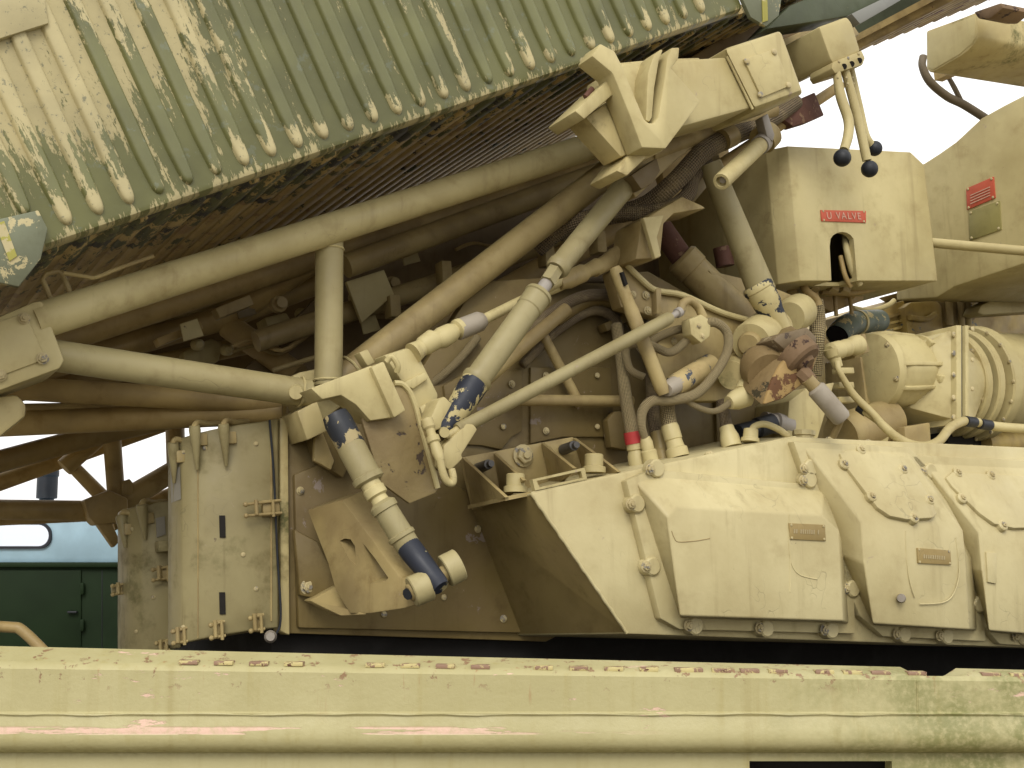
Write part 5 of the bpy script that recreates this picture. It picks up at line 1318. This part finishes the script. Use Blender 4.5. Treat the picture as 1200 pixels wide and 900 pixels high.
def rrect(x0, y0, x1, y1, r, y, n_=6):
    pts = []
    for cx, cy, a0 in ((x1-r, y0+r, -90), (x1-r, y1-r, 0), (x0+r, y1-r, 90), (x0+r, y0+r, 180)):
        for i in range(n_+1):
            an = R(a0+90*i/n_); pts.append(W(cx+r*math.cos(an), cy+r*math.sin(an), y))
    return pts
o_ = rrect(-90, 612, 60, 643, 14, YT-.02); i_ = rrect(-87, 615, 57, 640, 12, YT-.02)
MB().loft([o_, i_, [p+Vector((0, .04, 0)) for p in i_], [p+Vector((0, .04, 0)) for p in o_], o_], caps=False).build('window_seal', rubber_black, tk)
gm_, t_, b0 = mat_base('truck_window_glass'); b0.inputs['Base Color'].default_value = (.75, .80, .88, 1); b0.inputs['Roughness'].default_value = .04; b0.inputs['Specular IOR Level'].default_value = 1.0; b0.inputs['Metallic'].default_value = .6
MB().prism(i_, Vector((0, .01, 0))).build('window_pane', gm_, tk)
vt = MB(); p_ = W(54, 600, YT+.6); vt.lathe(p_, Vector((0, 0, 1)), [(0, .05), (.06, .05), (.10, .055), (.105, .078), (.27, .078), (.28, .085), (.32, .085), (.34, .06)], 24)
v_o = vt.build('roof_vent', rubber_black, tk)
hrl = thing('bent_rail', W(20, 745, 3.4), 'bent brown handrail tube at the lower left corner', 'rail')
MB().tube(smooth_path([W(-40, 733, 3.4), W(12, 735, 3.4), W(26, 739, 3.4), W(52, 764, 3.4), W(70, 785, 3.4)], 6), .015, 16).build('tube', sand_brown, hrl)

rc_ = random.Random(11)
for pts, lab in (([(600, 420, .36, 13), (640, 372, .35, 14), (690, 346, .34, 14), (738, 356, .34, 14), (758, 400, .33, 13), (764, 470, .30, 13)], 'dark hose arching widest across the back of the bay'),
            ([(612, 428, .38, 11), (652, 388, .37, 12), (694, 364, .37, 12), (722, 376, .36, 12), (727, 410, .33, 11)], 'dark hose arching inside the widest one at the bay back'),
            ([(640, 338, .40, 12), (690, 326, .38, 12), (745, 334, .36, 12), (778, 372, .35, 11), (784, 440, .30, 11)], 'dark hose passing behind the hinge bracket edge')):
    braided('hydraulic_hose', braid_brown, pts, lab)
for k in range(16):                                # small fittings under the frame
    x = rc_.uniform(205, 560); t = (x-205)/355
    y = rc_.uniform(352-70*t, 440-50*t); d_ = rc_.uniform(1.0, 1.3)
    p = P(x, y, d_); kind = k % 4
    if kind == 0: MB().box(p, U*rc_.uniform(.03, .11), D*.03, V*rc_.uniform(.010, .030)).build('bracket', rc_.choice((sand_dirty, sand_brown, sand_brown)), fs, bevel=.003)
    elif kind == 1: MB().tube(smooth_path([p, p+L*.08+Z*rc_.uniform(-.04, .06), p+L*.18+Z*rc_.uniform(-.03, .1), p+L*.30+Z*rc_.uniform(0, .16)], 4), rc_.uniform(.006, .013), 10).build('pipe', rc_.choice((sand_dirty, sand_brown)), fs)
    elif kind == 2: MB().lathe(p, -D, [(0, .03), (.03, .03), (.035, .02), (.06, .02)], 12).build('fitting', rc_.choice((sand, sand_dirty)), fs)
    else: MB().prism([p, p+L*.07+Z*.02, p+L*.05+Z*.08, p-L*.01+Z*.06], D*.008).build('tab', rc_.choice((sand, sand_dirty, wall_paint)), fs, bevel=.001)
for x, y, d_ in ((640, 300, .55), (700, 285, .5), (460, 360, .9), (520, 320, .85)):
    MB().box(P(x, y, d_), L*.02, D*.03, Z*.04).build('clip', sand_dirty, fs, bevel=.003)
# clamps on the long tubes, bolts on brackets
for x, y in ((150, 341), (300, 294), (560, 211)):
    p = P(x, y, .32); ax_ = P(735, 158, .34)-P(40, 378, .30)
for cab, cols, pts in ((cabA, colsA, [(215, 530), (240, 525), (300, 520), (215, 735), (285, 650), (300, 690)]), (cabB, colsB, [(155, 620), (180, 700), (160, 740)])):
    for x, y in pts: bolt(cab, surf(cols, x, y, .0), -D, .007, DOME)
pts = [surf(colsA, 232, y, .001) for y in range(520, 750, 12)]
MB().tube(pts, .0022, 6).build('door_seam', sand_dirty, cabA)
pts = [surf(colsA, 318, y, .001) for y in range(500, 736, 12)]
MB().tube(pts, .003, 6).build('door_seam', sand_dirty, cabA)
for x, y, d_ in ((742, 345, .215), (800, 362, .215), (850, 386, .215), (835, 430, .215), (790, 400, .215)): bolt(bk, P(x, y, d_), -D, .010, HEX)

MB().prism(poly(.45, (768, 168), (850, 146), (858, 200), (786, 244)), D*.05).build('rear_web', sand_brown, beam2, bevel=.004)

wbox('door_handle', rubber_black, 78, 716, 90, 719, YT-.06, .03)
wbox('panel_seam', rubber_black, 119, 668, 120, 790, YT-.013, .01)
wbox('gutter', dgreen, -260, 603, 205, 606, YT-.03, .03)
for o in list(bpy.data.objects):
    if o.parent is None:
        for stem, grp in (('hydraulic_hose', 'hydraulic hoses in the mechanism bay'), ('braided_hose', 'braided hoses around the beam and valve cabinet'), ('power_cable', 'cream cables over the hull'),
                          ('telescopic_strut', 'telescopic struts'), ('equipment_cabinet', 'curved cabinets at the left'), ('corrugated_canister', 'corrugated canisters')):
            if o.name.split('.')[0] == stem: o['group'] = grp

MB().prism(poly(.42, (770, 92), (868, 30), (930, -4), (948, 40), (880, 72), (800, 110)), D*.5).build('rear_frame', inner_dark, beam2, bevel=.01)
